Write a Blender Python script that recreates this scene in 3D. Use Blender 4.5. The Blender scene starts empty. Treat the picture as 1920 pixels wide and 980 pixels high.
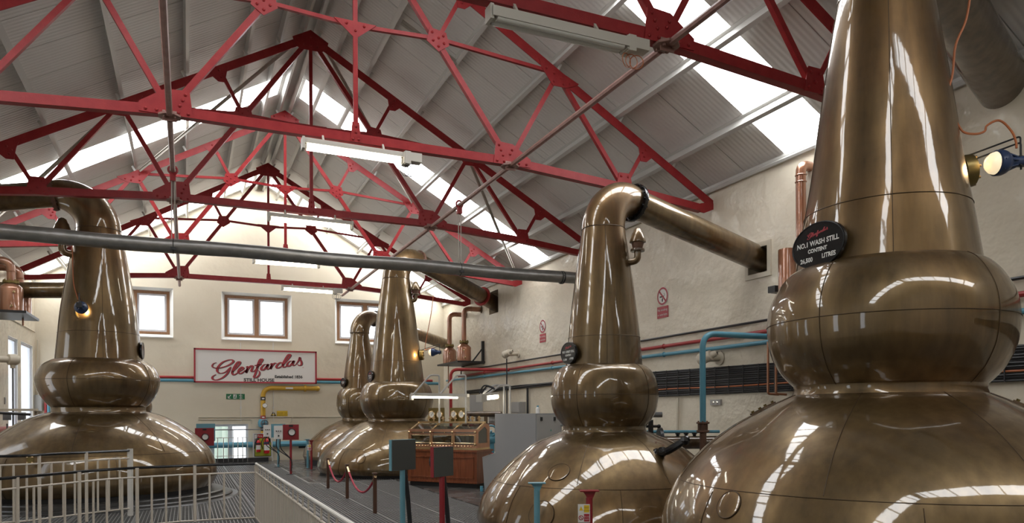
import bpy, math, random
from mathutils import Vector, Matrix
random.seed(7)
PI = math.pi
SC = bpy.context.scene
COL = SC.collection
V = Vector

# ------------------------------------------------------------------ camera
F_PX, YAW, V0, ROLL, EYE = 1364.52, 0.4197, 774.736, 0.0049, 1.8
cam = bpy.data.cameras.new('camera')
cam.sensor_width = 36.0
cam.lens = F_PX / 1920 * 36.0
cam.shift_y = (V0 - 490.0) / 1920
cam.clip_start, cam.clip_end = 0.05, 300
cam_ob = bpy.data.objects.new('camera', cam)
COL.objects.link(cam_ob)
cam_ob.matrix_world = (Matrix.Translation((0, 0, EYE)) @ Matrix.Rotation(-YAW, 4, 'Z')
                       @ Matrix.Rotation(PI / 2, 4, 'X') @ Matrix.Rotation(-ROLL, 4, 'Z'))
SC.camera = cam_ob

# ------------------------------------------------------------------ world, exposure
w = bpy.data.worlds.new('overcast')
SC.world = w
w.use_nodes = True
bg = w.node_tree.nodes['Background']
bg.inputs[0].default_value = (0.93, 0.97, 1.0, 1)
bg.inputs[1].default_value = 3.0
SC.view_settings.view_transform = 'Standard'
SC.view_settings.look = 'None'
SC.view_settings.exposure = 0.0
SC.view_settings.gamma = 1.0
SC.view_settings.use_curve_mapping = False
ROOFLIGHT, TUBE = 9.5, 14.0

# ------------------------------------------------------------------ survey helpers (real planes of the room)
FW = V((math.sin(YAW), math.cos(YAW), 0)); RT = V((math.cos(YAW), -math.sin(YAW), 0)); UP = V((0, 0, 1))
O = V((0, 0, EYE))
def ray(u, v):
    a, b = u - 960, v - V0
    for _ in range(3):
        b = v - V0 + ROLL * a; a = u - 960 - ROLL * b
    return FW + RT * (a / F_PX) - UP * (b / F_PX)
def on_x(u, v, X): d = ray(u, v); return O + d * (X / d.x)
def on_y(u, v, Y): d = ray(u, v); return O + d * (Y / d.y)
def on_z(u, v, Z): d = ray(u, v); return O + d * ((Z - EYE) / d.z)
def on_d(u, v, D): return O + ray(u, v) * D

# ------------------------------------------------------------------ materials
MATS = {}
def mat(name, col, rough=0.5, metal=0.0, col2=None, nscale=3.0, nstretch=(1, 1, 1), bump=0.0, bscale=20.0,
        emit=None, coat=0.0, spec=0.5, detail=4, wave=None, rvar=0.0, bdist=0.02, ramp=(0.35, 0.65)):
    m = bpy.data.materials.new(name); m.use_nodes = True
    nt = m.node_tree; N, L = nt.nodes, nt.links
    b = N['Principled BSDF']
    b.inputs['Base Color'].default_value = (*col, 1)
    b.inputs['Roughness'].default_value = rough
    b.inputs['Metallic'].default_value = metal
    b.inputs['Specular IOR Level'].default_value = spec
    if coat: b.inputs['Coat Weight'].default_value = coat; b.inputs['Coat Roughness'].default_value = 0.08
    tc = N.new('ShaderNodeTexCoord')
    if col2 is not None or rvar:
        mp = N.new('ShaderNodeMapping'); mp.inputs['Scale'].default_value = nstretch
        L.new(tc.outputs['Object'], mp.inputs['Vector'])
        n = N.new('ShaderNodeTexNoise'); n.inputs['Scale'].default_value = nscale; n.inputs['Detail'].default_value = detail
        L.new(mp.outputs[0], n.inputs['Vector'])
        r = N.new('ShaderNodeValToRGB'); r.color_ramp.elements[0].position, r.color_ramp.elements[1].position = ramp
        r.color_ramp.elements[0].color = (*col, 1); r.color_ramp.elements[1].color = (*(col2 or col), 1)
        L.new(n.outputs['Fac'], r.inputs[0]); L.new(r.outputs[0], b.inputs['Base Color'])
        if rvar:
            mr = N.new('ShaderNodeMapRange'); mr.inputs['To Min'].default_value = rough; mr.inputs['To Max'].default_value = rough + rvar
            L.new(n.outputs['Fac'], mr.inputs['Value']); L.new(mr.outputs[0], b.inputs['Roughness'])
    if bump:
        n2 = N.new('ShaderNodeTexNoise'); n2.inputs['Scale'].default_value = bscale; n2.inputs['Detail'].default_value = 3
        L.new(tc.outputs['Object'], n2.inputs['Vector'])
        bp = N.new('ShaderNodeBump'); bp.inputs['Strength'].default_value = bump; bp.inputs['Distance'].default_value = bdist
        L.new(n2.outputs['Fac'], bp.inputs['Height']); L.new(bp.outputs[0], b.inputs['Normal'])
    if wave:
        wv = N.new('ShaderNodeTexWave'); wv.bands_direction = wave[0]; wv.inputs['Scale'].default_value = wave[1]
        L.new(tc.outputs['Object'], wv.inputs['Vector'])
        bp = N.new('ShaderNodeBump'); bp.inputs['Strength'].default_value = wave[2]; bp.inputs['Distance'].default_value = 0.02
        L.new(wv.outputs['Fac'], bp.inputs['Height']); L.new(bp.outputs[0], b.inputs['Normal'])
    if emit:
        b.inputs['Emission Color'].default_value = (*emit[0], 1); b.inputs['Emission Strength'].default_value = emit[1]
    MATS[name] = m
    return m

def copper_mat(name, a, b_, rough, metal=0.62, coat=1.0):
    """lacquered copper gone brown: cloudy tarnish, vertical wipe marks, hand-beaten waviness under a clear coat"""
    m = bpy.data.materials.new(name); m.use_nodes = True
    nt = m.node_tree; N, L = nt.nodes, nt.links
    b = N['Principled BSDF']; b.inputs['Metallic'].default_value = metal
    b.inputs['Coat Weight'].default_value = coat; b.inputs['Coat Roughness'].default_value = 0.045; b.inputs['Coat IOR'].default_value = 1.7
    tc = N.new('ShaderNodeTexCoord')
    mp = N.new('ShaderNodeMapping'); mp.inputs['Scale'].default_value = (5, 5, 0.5)
    L.new(tc.outputs['Object'], mp.inputs['Vector'])
    n1 = N.new('ShaderNodeTexNoise'); n1.inputs['Scale'].default_value = 1.6; n1.inputs['Detail'].default_value = 7
    L.new(mp.outputs[0], n1.inputs['Vector'])
    n0 = N.new('ShaderNodeTexNoise'); n0.inputs['Scale'].default_value = 1.4; n0.inputs['Detail'].default_value = 8; n0.inputs['Roughness'].default_value = 0.62
    L.new(tc.outputs['Object'], n0.inputs['Vector'])
    ad = N.new('ShaderNodeMath'); ad.operation = 'ADD'; L.new(n0.outputs['Fac'], ad.inputs[0]); L.new(n1.outputs['Fac'], ad.inputs[1])
    hf = N.new('ShaderNodeMath'); hf.operation = 'MULTIPLY'; hf.inputs[1].default_value = 0.5; L.new(ad.outputs[0], hf.inputs[0])
    r = N.new('ShaderNodeValToRGB'); r.color_ramp.elements[0].position = 0.34; r.color_ramp.elements[1].position = 0.66
    r.color_ramp.elements[0].color = (*a, 1); r.color_ramp.elements[1].color = (*b_, 1)
    L.new(hf.outputs[0], r.inputs[0])
    n3 = N.new('ShaderNodeTexNoise'); n3.inputs['Scale'].default_value = 0.55; n3.inputs['Detail'].default_value = 2
    L.new(tc.outputs['Object'], n3.inputs['Vector'])
    m3 = N.new('ShaderNodeMapRange'); m3.inputs['From Min'].default_value = 0.45; m3.inputs['From Max'].default_value = 0.65; m3.inputs['To Max'].default_value = 0.6
    L.new(n3.outputs['Fac'], m3.inputs['Value'])
    mx = N.new('ShaderNodeMix'); mx.data_type = 'RGBA'; mx.blend_type = 'MULTIPLY'; mx.inputs[7].default_value = (1.12, 0.88, 0.72, 1)
    L.new(m3.outputs[0], mx.inputs[0]); L.new(r.outputs[0], mx.inputs[6]); L.new(mx.outputs[2], b.inputs['Base Color'])
    mr = N.new('ShaderNodeMapRange'); mr.inputs['To Min'].default_value = rough + 0.08; mr.inputs['To Max'].default_value = rough - 0.02
    mr.inputs['From Min'].default_value = 0.35; mr.inputs['From Max'].default_value = 0.65
    L.new(n1.outputs['Fac'], mr.inputs['Value']); L.new(mr.outputs[0], b.inputs['Roughness'])
    n2 = N.new('ShaderNodeTexNoise'); n2.inputs['Scale'].default_value = 2.2; n2.inputs['Detail'].default_value = 2
    L.new(tc.outputs['Object'], n2.inputs['Vector'])
    bp = N.new('ShaderNodeBump'); bp.inputs['Strength'].default_value = 0.10; bp.inputs['Distance'].default_value = 0.03
    n4 = N.new('ShaderNodeTexNoise'); n4.inputs['Scale'].default_value = 11.0; n4.inputs['Detail'].default_value = 3
    L.new(tc.outputs['Object'], n4.inputs['Vector'])
    ma = N.new('ShaderNodeMath'); ma.operation = 'MULTIPLY_ADD'; ma.inputs[1].default_value = 0.10
    L.new(n4.outputs['Fac'], ma.inputs[0]); L.new(n2.outputs['Fac'], ma.inputs[2])
    L.new(ma.outputs[0], bp.inputs['Height']); L.new(bp.outputs[0], b.inputs['Normal'])
    L.new(bp.outputs[0], b.inputs['Coat Normal'])
    MATS[name] = m
    return m

copper = copper_mat('aged_copper', (0.082, 0.052, 0.020), (0.205, 0.135, 0.058), 0.36, 0.70, 0.8)
copper_red = copper_mat('bright_copper', (0.30, 0.135, 0.075), (0.40, 0.19, 0.11), 0.34)
copper_dull = copper_mat('dull_copper', (0.06, 0.038, 0.021), (0.13, 0.085, 0.048), 0.40)
seam_m = mat('copper_seam', (0.075, 0.047, 0.024), 0.5, 0.6)
red = mat('red_paint', (0.25, 0.013, 0.016), 0.42, col2=(0.30, 0.021, 0.022), nscale=6, bump=0.08, bscale=60, spec=0.3)
red_pipe = mat('red_pipe_paint', (0.36, 0.030, 0.030), 0.35)
tie_m = mat('faded_maroon_paint', (0.24, 0.12, 0.10), 0.5, col2=(0.30, 0.17, 0.14), nscale=8)
cream = mat('cream_wall_paint', (0.72, 0.645, 0.50), 0.5, col2=(0.76, 0.69, 0.55), nscale=0.7, bump=0.25, bscale=2.5, bdist=0.06)
cream_gloss = mat('cream_gloss_paint', (0.66, 0.59, 0.465), 0.24, col2=(0.73, 0.665, 0.54), nscale=0.8, bump=0.42, bscale=3.2, bdist=0.09, spec=0.5)
white_reveal = mat('white_reveal_paint', (0.78, 0.77, 0.73), 0.5)
ceil_m = mat('grey_roof_lining', (0.66, 0.64, 0.61), 0.48, col2=(0.71, 0.69, 0.66), nscale=0.4, wave=('Y', 3.1, 0.30))
purlin_m = mat('galvanised_purlin', (0.60, 0.59, 0.56), 0.42, 0.15)
grey_brace = mat('grey_brace_paint', (0.40, 0.37, 0.32), 0.5)
roofglow = mat('translucent_rooflight', (0.8, 0.8, 0.8), 0.5, emit=((0.97, 0.985, 1.0), ROOFLIGHT))
tube_m = mat('lit_tube', (0.9, 0.9, 0.85), 0.3, emit=((1.0, 0.93, 0.78), TUBE))
tube_off = mat('unlit_tube', (0.72, 0.72, 0.68), 0.25)
lamp_body = mat('lamp_housing', (0.52, 0.49, 0.43), 0.45)
bulb_m = mat('lit_bulb', (1, 0.8, 0.5), 0.3, emit=((1.0, 0.72, 0.38), 60))
silver = mat('silver_duct', (0.23, 0.225, 0.21), 0.36, 0.7, col2=(0.29, 0.28, 0.265), nscale=5, bump=0.35, bscale=9, bdist=0.015)
black = mat('black_metal', (0.018, 0.018, 0.019), 0.4)
black_gloss = mat('black_gloss', (0.012, 0.012, 0.013), 0.18)
black_cable = mat('black_cable', (0.02, 0.02, 0.022), 0.5)
dark_base = mat('black_skirt', (0.012, 0.011, 0.011), 0.55)
stone_step = mat('dark_painted_step', (0.022, 0.021, 0.020), 0.3, col2=(0.045, 0.044, 0.042), nscale=4)
floor_m = mat('dark_sealed_floor', (0.055, 0.053, 0.052), 0.16, col2=(0.11, 0.105, 0.10), nscale=1.4, rvar=0.2, bump=0.05, bscale=8)
pit_m = mat('dark_void', (0.012, 0.012, 0.012), 0.9)
grate_m = mat('galvanised_grating', (0.27, 0.27, 0.265), 0.42, 0.4)
rail_m = mat('cream_rail_paint', (0.56, 0.50, 0.42), 0.35)
rail_white = mat('white_rail_paint', (0.62, 0.60, 0.56), 0.3)
blue_pipe = mat('blue_pipe_paint', (0.10, 0.30, 0.40), 0.35)
blue_post = mat('blue_post_paint', (0.13, 0.31, 0.38), 0.4)
red_post = mat('red_post_paint', (0.26, 0.018, 0.025), 0.4)
blue_lamp = mat('navy_lamp_paint', (0.022, 0.045, 0.12), 0.35)
yellow_pipe = mat('yellow_gas_paint', (0.62, 0.36, 0.035), 0.4)
yellow_sign = mat('yellow_sign', (0.75, 0.50, 0.02), 0.5)
lime = mat('lime_board', (0.42, 0.44, 0.03), 0.5)
white_m = mat('white_paint', (0.72, 0.71, 0.68), 0.4)
sign_white = mat('sign_face', (0.80, 0.775, 0.74), 0.4)
sign_red = mat('sign_red', (0.40, 0.035, 0.05), 0.4)
sign_shadow = mat('sign_dark_shading', (0.10, 0.075, 0.075), 0.5)
sign_black = mat('sign_black_ink', (0.035, 0.035, 0.035), 0.5)
sign_green = mat('sign_green', (0.01, 0.16, 0.06), 0.4)
ext_red = mat('extinguisher_red', (0.50, 0.015, 0.02), 0.25)
wood = mat('window_timber', (0.30, 0.16, 0.085), 0.5, col2=(0.36, 0.20, 0.11), nscale=4, nstretch=(6, 6, 1))
mahogany = mat('mahogany', (0.16, 0.042, 0.016), 0.28, col2=(0.24, 0.072, 0.028), nscale=3, nstretch=(8, 8, 0.7), coat=0.3)
post_wood = mat('dark_post_wood', (0.075, 0.032, 0.018), 0.4)
rope_m = mat('red_rope', (0.42, 0.02, 0.05), 0.6)
brass = mat('polished_brass', (0.66, 0.49, 0.28), 0.25, 0.9)
copper_pink = mat('pink_copper_sheet', (0.50, 0.27, 0.18), 0.32, 0.8, col2=(0.58, 0.33, 0.22), nscale=6)
brass_plate = mat('brass_gauge_board', (0.22, 0.165, 0.06), 0.35, 0.8)
rust = mat('rusty_iron', (0.11, 0.055, 0.035), 0.6, col2=(0.16, 0.08, 0.05), nscale=10)
grey_cab = mat('grey_cabinet_paint', (0.30, 0.30, 0.30), 0.5)
grey_side = mat('grey_cabinet_side', (0.38, 0.37, 0.35), 0.5)
panel_dark = mat('dark_panel_back', (0.065, 0.068, 0.062), 0.45)
orange = mat('orange_cable', (0.45, 0.14, 0.05), 0.5)
pvc = mat('pvc_sash', (0.72, 0.74, 0.78), 0.35)
green_rag = mat('green_cloth', (0.02, 0.22, 0.15), 0.8)
gauge_face = mat('gauge_face', (0.78, 0.77, 0.74), 0.3)
chrome = mat('chrome', (0.7, 0.7, 0.7), 0.15, 1.0)
cond_cream = mat('cream_conduit', (0.60, 0.54, 0.43), 0.4)
grey_pipe = mat('grey_pipe_paint', (0.16, 0.165, 0.17), 0.4)
shed_m = mat('pale_green_shed', (0.42, 0.52, 0.47), 0.6)
def glass_mat(name, tint, rough=0.0, mixf=0.12):
    m = bpy.data.materials.new(name); m.use_nodes = True
    N, L = m.node_tree.nodes, m.node_tree.links
    N.remove(N['Principled BSDF'])
    t = N.new('ShaderNodeBsdfTransparent'); t.inputs[0].default_value = (*tint, 1)
    g = N.new('ShaderNodeBsdfGlossy'); g.inputs['Roughness'].default_value = rough
    mx = N.new('ShaderNodeMixShader'); mx.inputs[0].default_value = mixf
    L.new(t.outputs[0], mx.inputs[1]); L.new(g.outputs[0], mx.inputs[2]); L.new(mx.outputs[0], N['Material Output'].inputs[0])
    return m
glass = glass_mat('window_glass', (0.97, 0.98, 1.0), 0.0, 0.06)
safe_glass = glass_mat('safe_glass', (0.50, 0.53, 0.50), 0.02, 0.14)

# ------------------------------------------------------------------ mesh builder
def frame_of(d):
    d = d.normalized()
    a = V((0, 0, 1)) if abs(d.z) < 0.95 else V((1, 0, 0))
    s = d.cross(a).normalized(); t = s.cross(d).normalized()
    return s, t
class MB:
    def __init__(s): s.v = []; s.f = []
    def add(s, vs, fs):
        k = len(s.v); s.v += [tuple(p) for p in vs]; s.f += [tuple(i + k for i in f) for f in fs]; return s
    def hexa(s, p): return s.add(p, [(0, 3, 2, 1), (4, 5, 6, 7), (0, 1, 5, 4), (1, 2, 6, 5), (2, 3, 7, 6), (3, 0, 4, 7)])
    def box(s, c, sz, X=V((1, 0, 0)), Y=V((0, 1, 0)), Z=V((0, 0, 1))):
        c = V(c); a, b, d = [q / 2 for q in sz]
        return s.hexa([c + X * (i * a) + Y * (j * b) + Z * (k * d) for k in (-1, 1) for i, j in ((-1, -1), (1, -1), (1, 1), (-1, 1))])
    def span(s, lo, hi): return s.box([(a + b) / 2 for a, b in zip(lo, hi)], [abs(b - a) for a, b in zip(lo, hi)])
    def bar(s, p0, p1, wd, h, side=None):
        p0, p1 = V(p0), V(p1); d = (p1 - p0).normalized()
        S, T = frame_of(d)
        if side is not None:
            S = (V(side) - d * d.dot(V(side))).normalized(); T = S.cross(d).normalized()
        return s.box((p0 + p1) / 2, (wd, (p1 - p0).length, h), S, d, T)
    def tube(s, pts, r, n=10, cap=True):
        pts = [V(p) for p in pts]; m = len(pts)
        rs = r if isinstance(r, (list, tuple)) else [r] * m
        vs, fs = [], []; S = None
        for i, p in enumerate(pts):
            d = (pts[min(i + 1, m - 1)] - pts[max(i - 1, 0)]).normalized()
            if S is None: S, T = frame_of(d)
            else:
                S = (S - d * S.dot(d)).normalized(); T = d.cross(S).normalized()
                if T.length < 0.5: S, T = frame_of(d)
            T = d.cross(S).normalized()
            for k in range(n):
                a = 2 * PI * k / n; vs.append(p + (S * math.cos(a) + T * math.sin(a)) * rs[i])
        for i in range(m - 1):
            for k in range(n):
                k2 = (k + 1) % n; fs.append((i * n + k, i * n + k2, (i + 1) * n + k2, (i + 1) * n + k))
        if cap: fs.append(tuple(range(n - 1, -1, -1))); fs.append(tuple((m - 1) * n + k for k in range(n)))
        return s.add(vs, fs)
    def cyl(s, p0, p1, r, n=12, r2=None): return s.tube([p0, p1], [r, r if r2 is None else r2], n)
    def lathe(s, prof, c=(0, 0, 0), n=48, axis=None, cap=False):
        c = V(c)
        if axis is None: S, T, A = V((1, 0, 0)), V((0, 1, 0)), V((0, 0, 1))
        else: A = V(axis).normalized(); S, T = frame_of(A); T = A.cross(S)
        vs, fs = [], []; m = len(prof)
        for r, z in prof:
            for k in range(n):
                a = 2 * PI * k / n; vs.append(c + A * z + (S * math.cos(a) + T * math.sin(a)) * r)
        for i in range(m - 1):
            for k in range(n):
                k2 = (k + 1) % n; fs.append((i * n + k, i * n + k2, (i + 1) * n + k2, (i + 1) * n + k))
        if cap: fs.append(tuple(range(n - 1, -1, -1))); fs.append(tuple((m - 1) * n + k for k in range(n)))
        return s.add(vs, fs)
    def prism(s, poly, o, X, Y, th, N=None):
        o, X, Y = V(o), V(X), V(Y); N = V(N) if N is not None else X.cross(Y)
        n = len(poly); a = [o + X * p + Y * q - N * th / 2 for p, q in poly]; b = [p + N * th for p in a]
        return s.add(a + b, [tuple(range(n - 1, -1, -1)), tuple(range(n, 2 * n))] + [(i, (i + 1) % n, n + (i + 1) % n, n + i) for i in range(n)])
    def torus(s, c, axis, R, r, n=32, k=8, arc=2 * PI, a0=0.0):
        A = V(axis).normalized(); S, T = frame_of(A); T = A.cross(S)
        full = abs(arc - 2 * PI) < 1e-4; m = n if full else n + 1
        vs, fs = [], []
        for i in range(m):
            a = a0 + arc * i / n; rd = S * math.cos(a) + T * math.sin(a)
            for j in range(k):
                b = 2 * PI * j / k; vs.append(V(c) + rd * (R + r * math.cos(b)) + A * (r * math.sin(b)))
        for i in range(n):
            i2 = (i + 1) % m
            for j in range(k):
                j2 = (j + 1) % k; fs.append((i * k + j, i2 * k + j, i2 * k + j2, i * k + j2))
        return s.add(vs, fs)
    def ball(s, c, r, n=12, sq=(1, 1, 1)):
        c = V(c); m = max(4, n // 2); vs, fs = [], []
        for i in range(m + 1):
            a = PI * i / m
            for k in range(n):
                b = 2 * PI * k / n
                vs.append(c + V((r * sq[0] * math.sin(a) * math.cos(b), r * sq[1] * math.sin(a) * math.sin(b), r * sq[2] * math.cos(a))))
        for i in range(m):
            for k in range(n):
                k2 = (k + 1) % n; fs.append((i * n + k, (i + 1) * n + k, (i + 1) * n + k2, i * n + k2))
        return s.add(vs, fs)
    def ribbon(s, pts, wds, o, X, Y, lift=0.0):
        o, X, Y = V(o), V(X), V(Y); N = X.cross(Y).normalized(); vs, fs = [], []
        for i, (x, y) in enumerate(pts):
            a = pts[max(i - 1, 0)]; b = pts[min(i + 1, len(pts) - 1)]
            dx, dy = b[0] - a[0], b[1] - a[1]; l = math.hypot(dx, dy) or 1; nx, ny = -dy / l, dx / l; h = wds[i] / 2
            vs += [o + X * (x + nx * h) + Y * (y + ny * h) + N * lift, o + X * (x - nx * h) + Y * (y - ny * h) + N * lift]
        for i in range(len(pts) - 1): fs.append((2 * i, 2 * i + 1, 2 * i + 3, 2 * i + 2))
        return s.add(vs, fs)
    def text(s, body, o, X, Y, size, align='CENTER', bold=0.0, sx=1.0):
        cu = bpy.data.curves.new('lettering', 'FONT'); cu.body = body; cu.size = size; cu.align_x = align; cu.offset = bold
        cu.resolution_u = 3
        ob = bpy.data.objects.new('lettering', cu); COL.objects.link(ob)
        dg = bpy.context.evaluated_depsgraph_get(); me = bpy.data.meshes.new_from_object(ob.evaluated_get(dg))
        o, X, Y = V(o), V(X), V(Y)
        s.add([o + X * (q.co.x * sx) + Y * q.co.y for q in me.vertices], [tuple(p.vertices) for p in me.polygons])
        bpy.data.objects.remove(ob); bpy.data.curves.remove(cu); bpy.data.meshes.remove(me)
        return s
    def mesh(s, name, m, smooth=True, ang=35):
        me = bpy.data.meshes.new(name); me.from_pydata(s.v, [], s.f); me.update()
        if smooth:
            me.polygons.foreach_set('use_smooth', [True] * len(me.polygons)); me.set_sharp_from_angle(angle=math.radians(ang))
        me.materials.append(m)
        return me

def fillet(pts, r, n=6):
    """round the corners of a pipe run"""
    pts = [V(p) for p in pts]; out = [pts[0]]
    for i in range(1, len(pts) - 1):
        a, b, c = pts[i - 1], pts[i], pts[i + 1]
        k = min(r, (a - b).length * 0.49, (c - b).length * 0.49)
        p, q = b + (a - b).normalized() * k, b + (c - b).normalized() * k
        for j in range(n + 1):
            t = j / n; out.append(p * (1 - t) ** 2 + b * 2 * t * (1 - t) + q * t * t)
    return out + [pts[-1]]
def smooth_path(pts, n=6):
    pts = [V(p) for p in pts]; out = []
    for i in range(len(pts) - 1):
        p0, p1, p2, p3 = pts[max(i - 1, 0)], pts[i], pts[i + 1], pts[min(i + 2, len(pts) - 1)]
        for j in range(n):
            t = j / n
            out.append(0.5 * ((2 * p1) + (p2 - p0) * t + (2 * p0 - 5 * p1 + 4 * p2 - p3) * t * t + (3 * p1 - p0 - 3 * p2 + p3) * t ** 3))
    return out + [pts[-1]]

# ------------------------------------------------------------------ objects
WORLD = set()
def ob(name, mb, m, parent=None, label=None, kind=None, smooth=True, ang=35):
    me = mb.mesh(name, m, smooth, ang) if isinstance(mb, MB) else mb
    o = bpy.data.objects.new(name, me); COL.objects.link(o)
    if parent is not None:
        o.parent = parent
        if parent.name in WORLD: o.location = -parent.location
    if label: o['label'] = label
    if kind: o['kind'] = kind
    return o
def tag(o, label, cat, group=None, kind=None):
    o['label'] = label; o['category'] = cat
    if group: o['group'] = group
    if kind: o['kind'] = kind
    return o
def thing(name, label, cat, loc=(0, 0, 0), group=None, world=True):
    """an Empty at the thing's base; with world=True its parts are drawn in room coordinates"""
    o = bpy.data.objects.new(name, None); COL.objects.link(o); o.location = loc
    o.empty_display_size = 0.2
    if world: WORLD.add(o.name)
    return tag(o, label, cat, group)
def holder(name):
    o = bpy.data.objects.new(name, None); COL.objects.link(o); o['kind'] = 'structure'; return o
def copy_tree(o, parent=None):
    c = o.copy(); COL.objects.link(c)
    if parent is not None: c.parent = parent
    for ch in [q for q in o.children]: copy_tree(ch, c)
    return c

# ================================================================== THE ROOM
XC, XL, XR, YB, Y0 = 2.617, -4.85, 10.15, 30.0, -6.0
SLOPE, RTOP = 0.5716, 10.576
TY = [7.485 + 4.8 * k for k in range(5)]           # the five trusses
def z_ceil(off): return RTOP + 0.27 - SLOPE * off

# ---- ceiling: one lining sheet per metre on each slope, purlins, ridge
ceiling = holder('ceiling')
LIGHTS = [(9.05, 10.2), (19.85, 21.05), (28.6, 29.7), (-1.3, -0.15)]
cuts = [Y0]
def fill(a, b):
    n = max(1, round((b - a) / 1.02)); return [a + (b - a) * i / n for i in range(1, n + 1)]
prev = Y0
for a, b in sorted(LIGHTS):
    cuts += fill(prev, a); cuts.append(b); prev = b
cuts += fill(prev, YB + 0.4)
EAVE = 7.72
for sd in (-1, 1):
    for a, b in zip(cuts[:-1], cuts[1:]):
        lit = any(abs(a - p) < 0.01 and abs(b - q) < 0.01 for p, q in LIGHTS)
        g = 0.009
        mb = MB()
        def sheet(o0, o1, ya, yb, th, up=0.0):
            p = []
            for zz in (up, up + th):
                for off, y in ((o0, ya), (o1, ya), (o1, yb), (o0, yb)):
                    p.append((XC + sd * off, y, z_ceil(off) + zz))
            mb.hexa(p)
        if lit:
            sheet(0.30, EAVE - 0.12, a, b, 0.02)
            ob('roof_light', mb, roofglow, ceiling, label='bright translucent rooflight sheet', smooth=False)
            mb = MB(); sheet(0.04, 0.30, a, b, 0.05); sheet(EAVE - 0.12, EAVE, a, b, 0.05)
            ob('roof_sheet', mb, ceil_m, ceiling, smooth=False)
        else:
            sheet(0.04, EAVE, a + g, b - g, 0.05)
            ob('roof_sheet', mb, ceil_m, ceiling, smooth=False)
for sd in (-1, 1):                                      # backing strips behind each joint keep daylight out of the seams
    mb = MB()
    for a in cuts[1:-1]:
        if any(abs(a - q) < 0.01 for pq in LIGHTS for q in pq): continue
        p = [(XC + sd * off, y, z_ceil(off) + zz) for zz in (0.055, 0.075) for off, y in ((0.04, a - .05), (EAVE, a - .05), (EAVE, a + .05), (0.04, a + .05))]
        mb.hexa(p)
    ob('joint_strip', mb, pit_m, ceiling, kind='stuff', smooth=False)
for sd in (-1, 1):
    for off in (0.20, 0.70, 1.40, 2.65, 3.90, 5.27, 6.55):
        mb = MB(); x = XC + sd * off; z = z_ceil(off)
        n = V((sd * SLOPE, 0, 1)).normalized(); t = V((1, 0, -sd * SLOPE)).normalized()
        c = V((x, (Y0 + YB) / 2, z)) - n * 0.10
        L_ = YB - Y0 - .01
        mb.box(c, (0.022, L_, 0.19), t, V((0, 1, 0)), n)                       # Z section: web and two flanges
        mb.box(c - n * 0.09 + t * (sd * 0.032), (0.07, L_, 0.014), t, V((0, 1, 0)), n)
        mb.box(c + n * 0.09 - t * (sd * 0.032), (0.07, L_, 0.014), t, V((0, 1, 0)), n)
        ob('purlin', mb, purlin_m, ceiling, smooth=False)
mb = MB(); mb.span((XC - .15, Y0, z_ceil(0) - .07), (XC + .15, YB, z_ceil(0) - .03)); mb.span((XC - .35, Y0, z_ceil(0) + .02), (XC + .35, YB + .4, z_ceil(0) + .10))
ob('ridge_board', mb, purlin_m, ceiling, smooth=False)
for sd in (-1, 1):
    mb = MB(); x = XC + sd * 7.48
    mb.tube([(x, Y0, z_ceil(7.48) - .10), (x, YB, z_ceil(7.48) - .10)], 0.045, 6)
    mb.span((x - .03, Y0, z_ceil(7.5) - .05), (x + .03, YB, z_ceil(7.5) - .0))
    ob('eaves_angle', mb, purlin_m, ceiling, smooth=False)

# ---- walls
def holed_wall(name, u0, u1, z0, z1, holes, put, m, top=None):
    """wall slab made of blocks round its openings; put(u, w, z) places a point, w runs through the wall"""
    us = sorted({u0, u1} | {h[0] for h in holes} | {h[1] for h in holes}); zs = sorted({z0, z1} | {h[2] for h in holes} | {h[3] for h in holes})
    mb = MB()
    idx = {}
    solid = {}
    for i in range(len(us) - 1):
        for j in range(len(zs) - 1):
            cu, cz = (us[i] + us[i + 1]) / 2, (zs[j] + zs[j + 1]) / 2
            solid[i, j] = not any(h[0] < cu < h[1] and h[2] < cz < h[3] for h in holes)
    def q(*p): mb.add([put(*a) for a in p], [tuple(range(len(p)))])
    T = 0.5
    for (i, j), s_ in solid.items():
        if not s_: continue
        a, b, c, d = us[i], us[i + 1], zs[j], zs[j + 1]
        q((a, 0, c), (b, 0, c), (b, 0, d), (a, 0, d)); q((b, T, c), (a, T, c), (a, T, d), (b, T, d))
        for di, dj, e in ((-1, 0, ((a, 0, d), (a, T, d), (a, T, c), (a, 0, c))), (1, 0, ((b, 0, c), (b, T, c), (b, T, d), (b, 0, d))),
                          (0, -1, ((a, 0, c), (a, T, c), (b, T, c), (b, 0, c))), (0, 1, ((a, T, d), (a, 0, d), (b, 0, d), (b, T, d)))):
            if not solid.get((i + di, j + dj), False):
                if (i + di, j + dj) in solid or dj != 1 or top is None: q(*e)
    if top:
        for w_ in (0, T): q(*[(u, w_, z) for u, z in top])
    return ob(name, mb, m, kind='structure', smooth=False)
# end wall: three timber windows high up, one low window
pw = [on_y(u, v, YB) for u, v in ((415, 546), (547, 640), (250, 541), (325, 634), (628, 563), (762, 645), (397, 795), (466, 861))]
H1 = (pw[0].x, pw[1].x, pw[1].z, pw[0].z)
H0 = (pw[3].x - (pw[1].x - pw[0].x), pw[3].x, pw[1].z, pw[0].z)
H2 = (pw[4].x, pw[4].x + (pw[1].x - pw[0].x), pw[1].z, pw[0].z)
HL = (pw[6].x, pw[7].x, 0.02, pw[6].z)
zt = z_ceil(7.5)
holed_wall('wall_back', XL - .5, XR + .5, -0.4, 6.7, [H0, H1, H2, HL], lambda u, w_, z: V((u, YB + w_, z)), cream,
           top=[(XL - .5, 6.7), (XR + .5, 6.7), (XC, z_ceil(0) + .16)])
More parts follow.
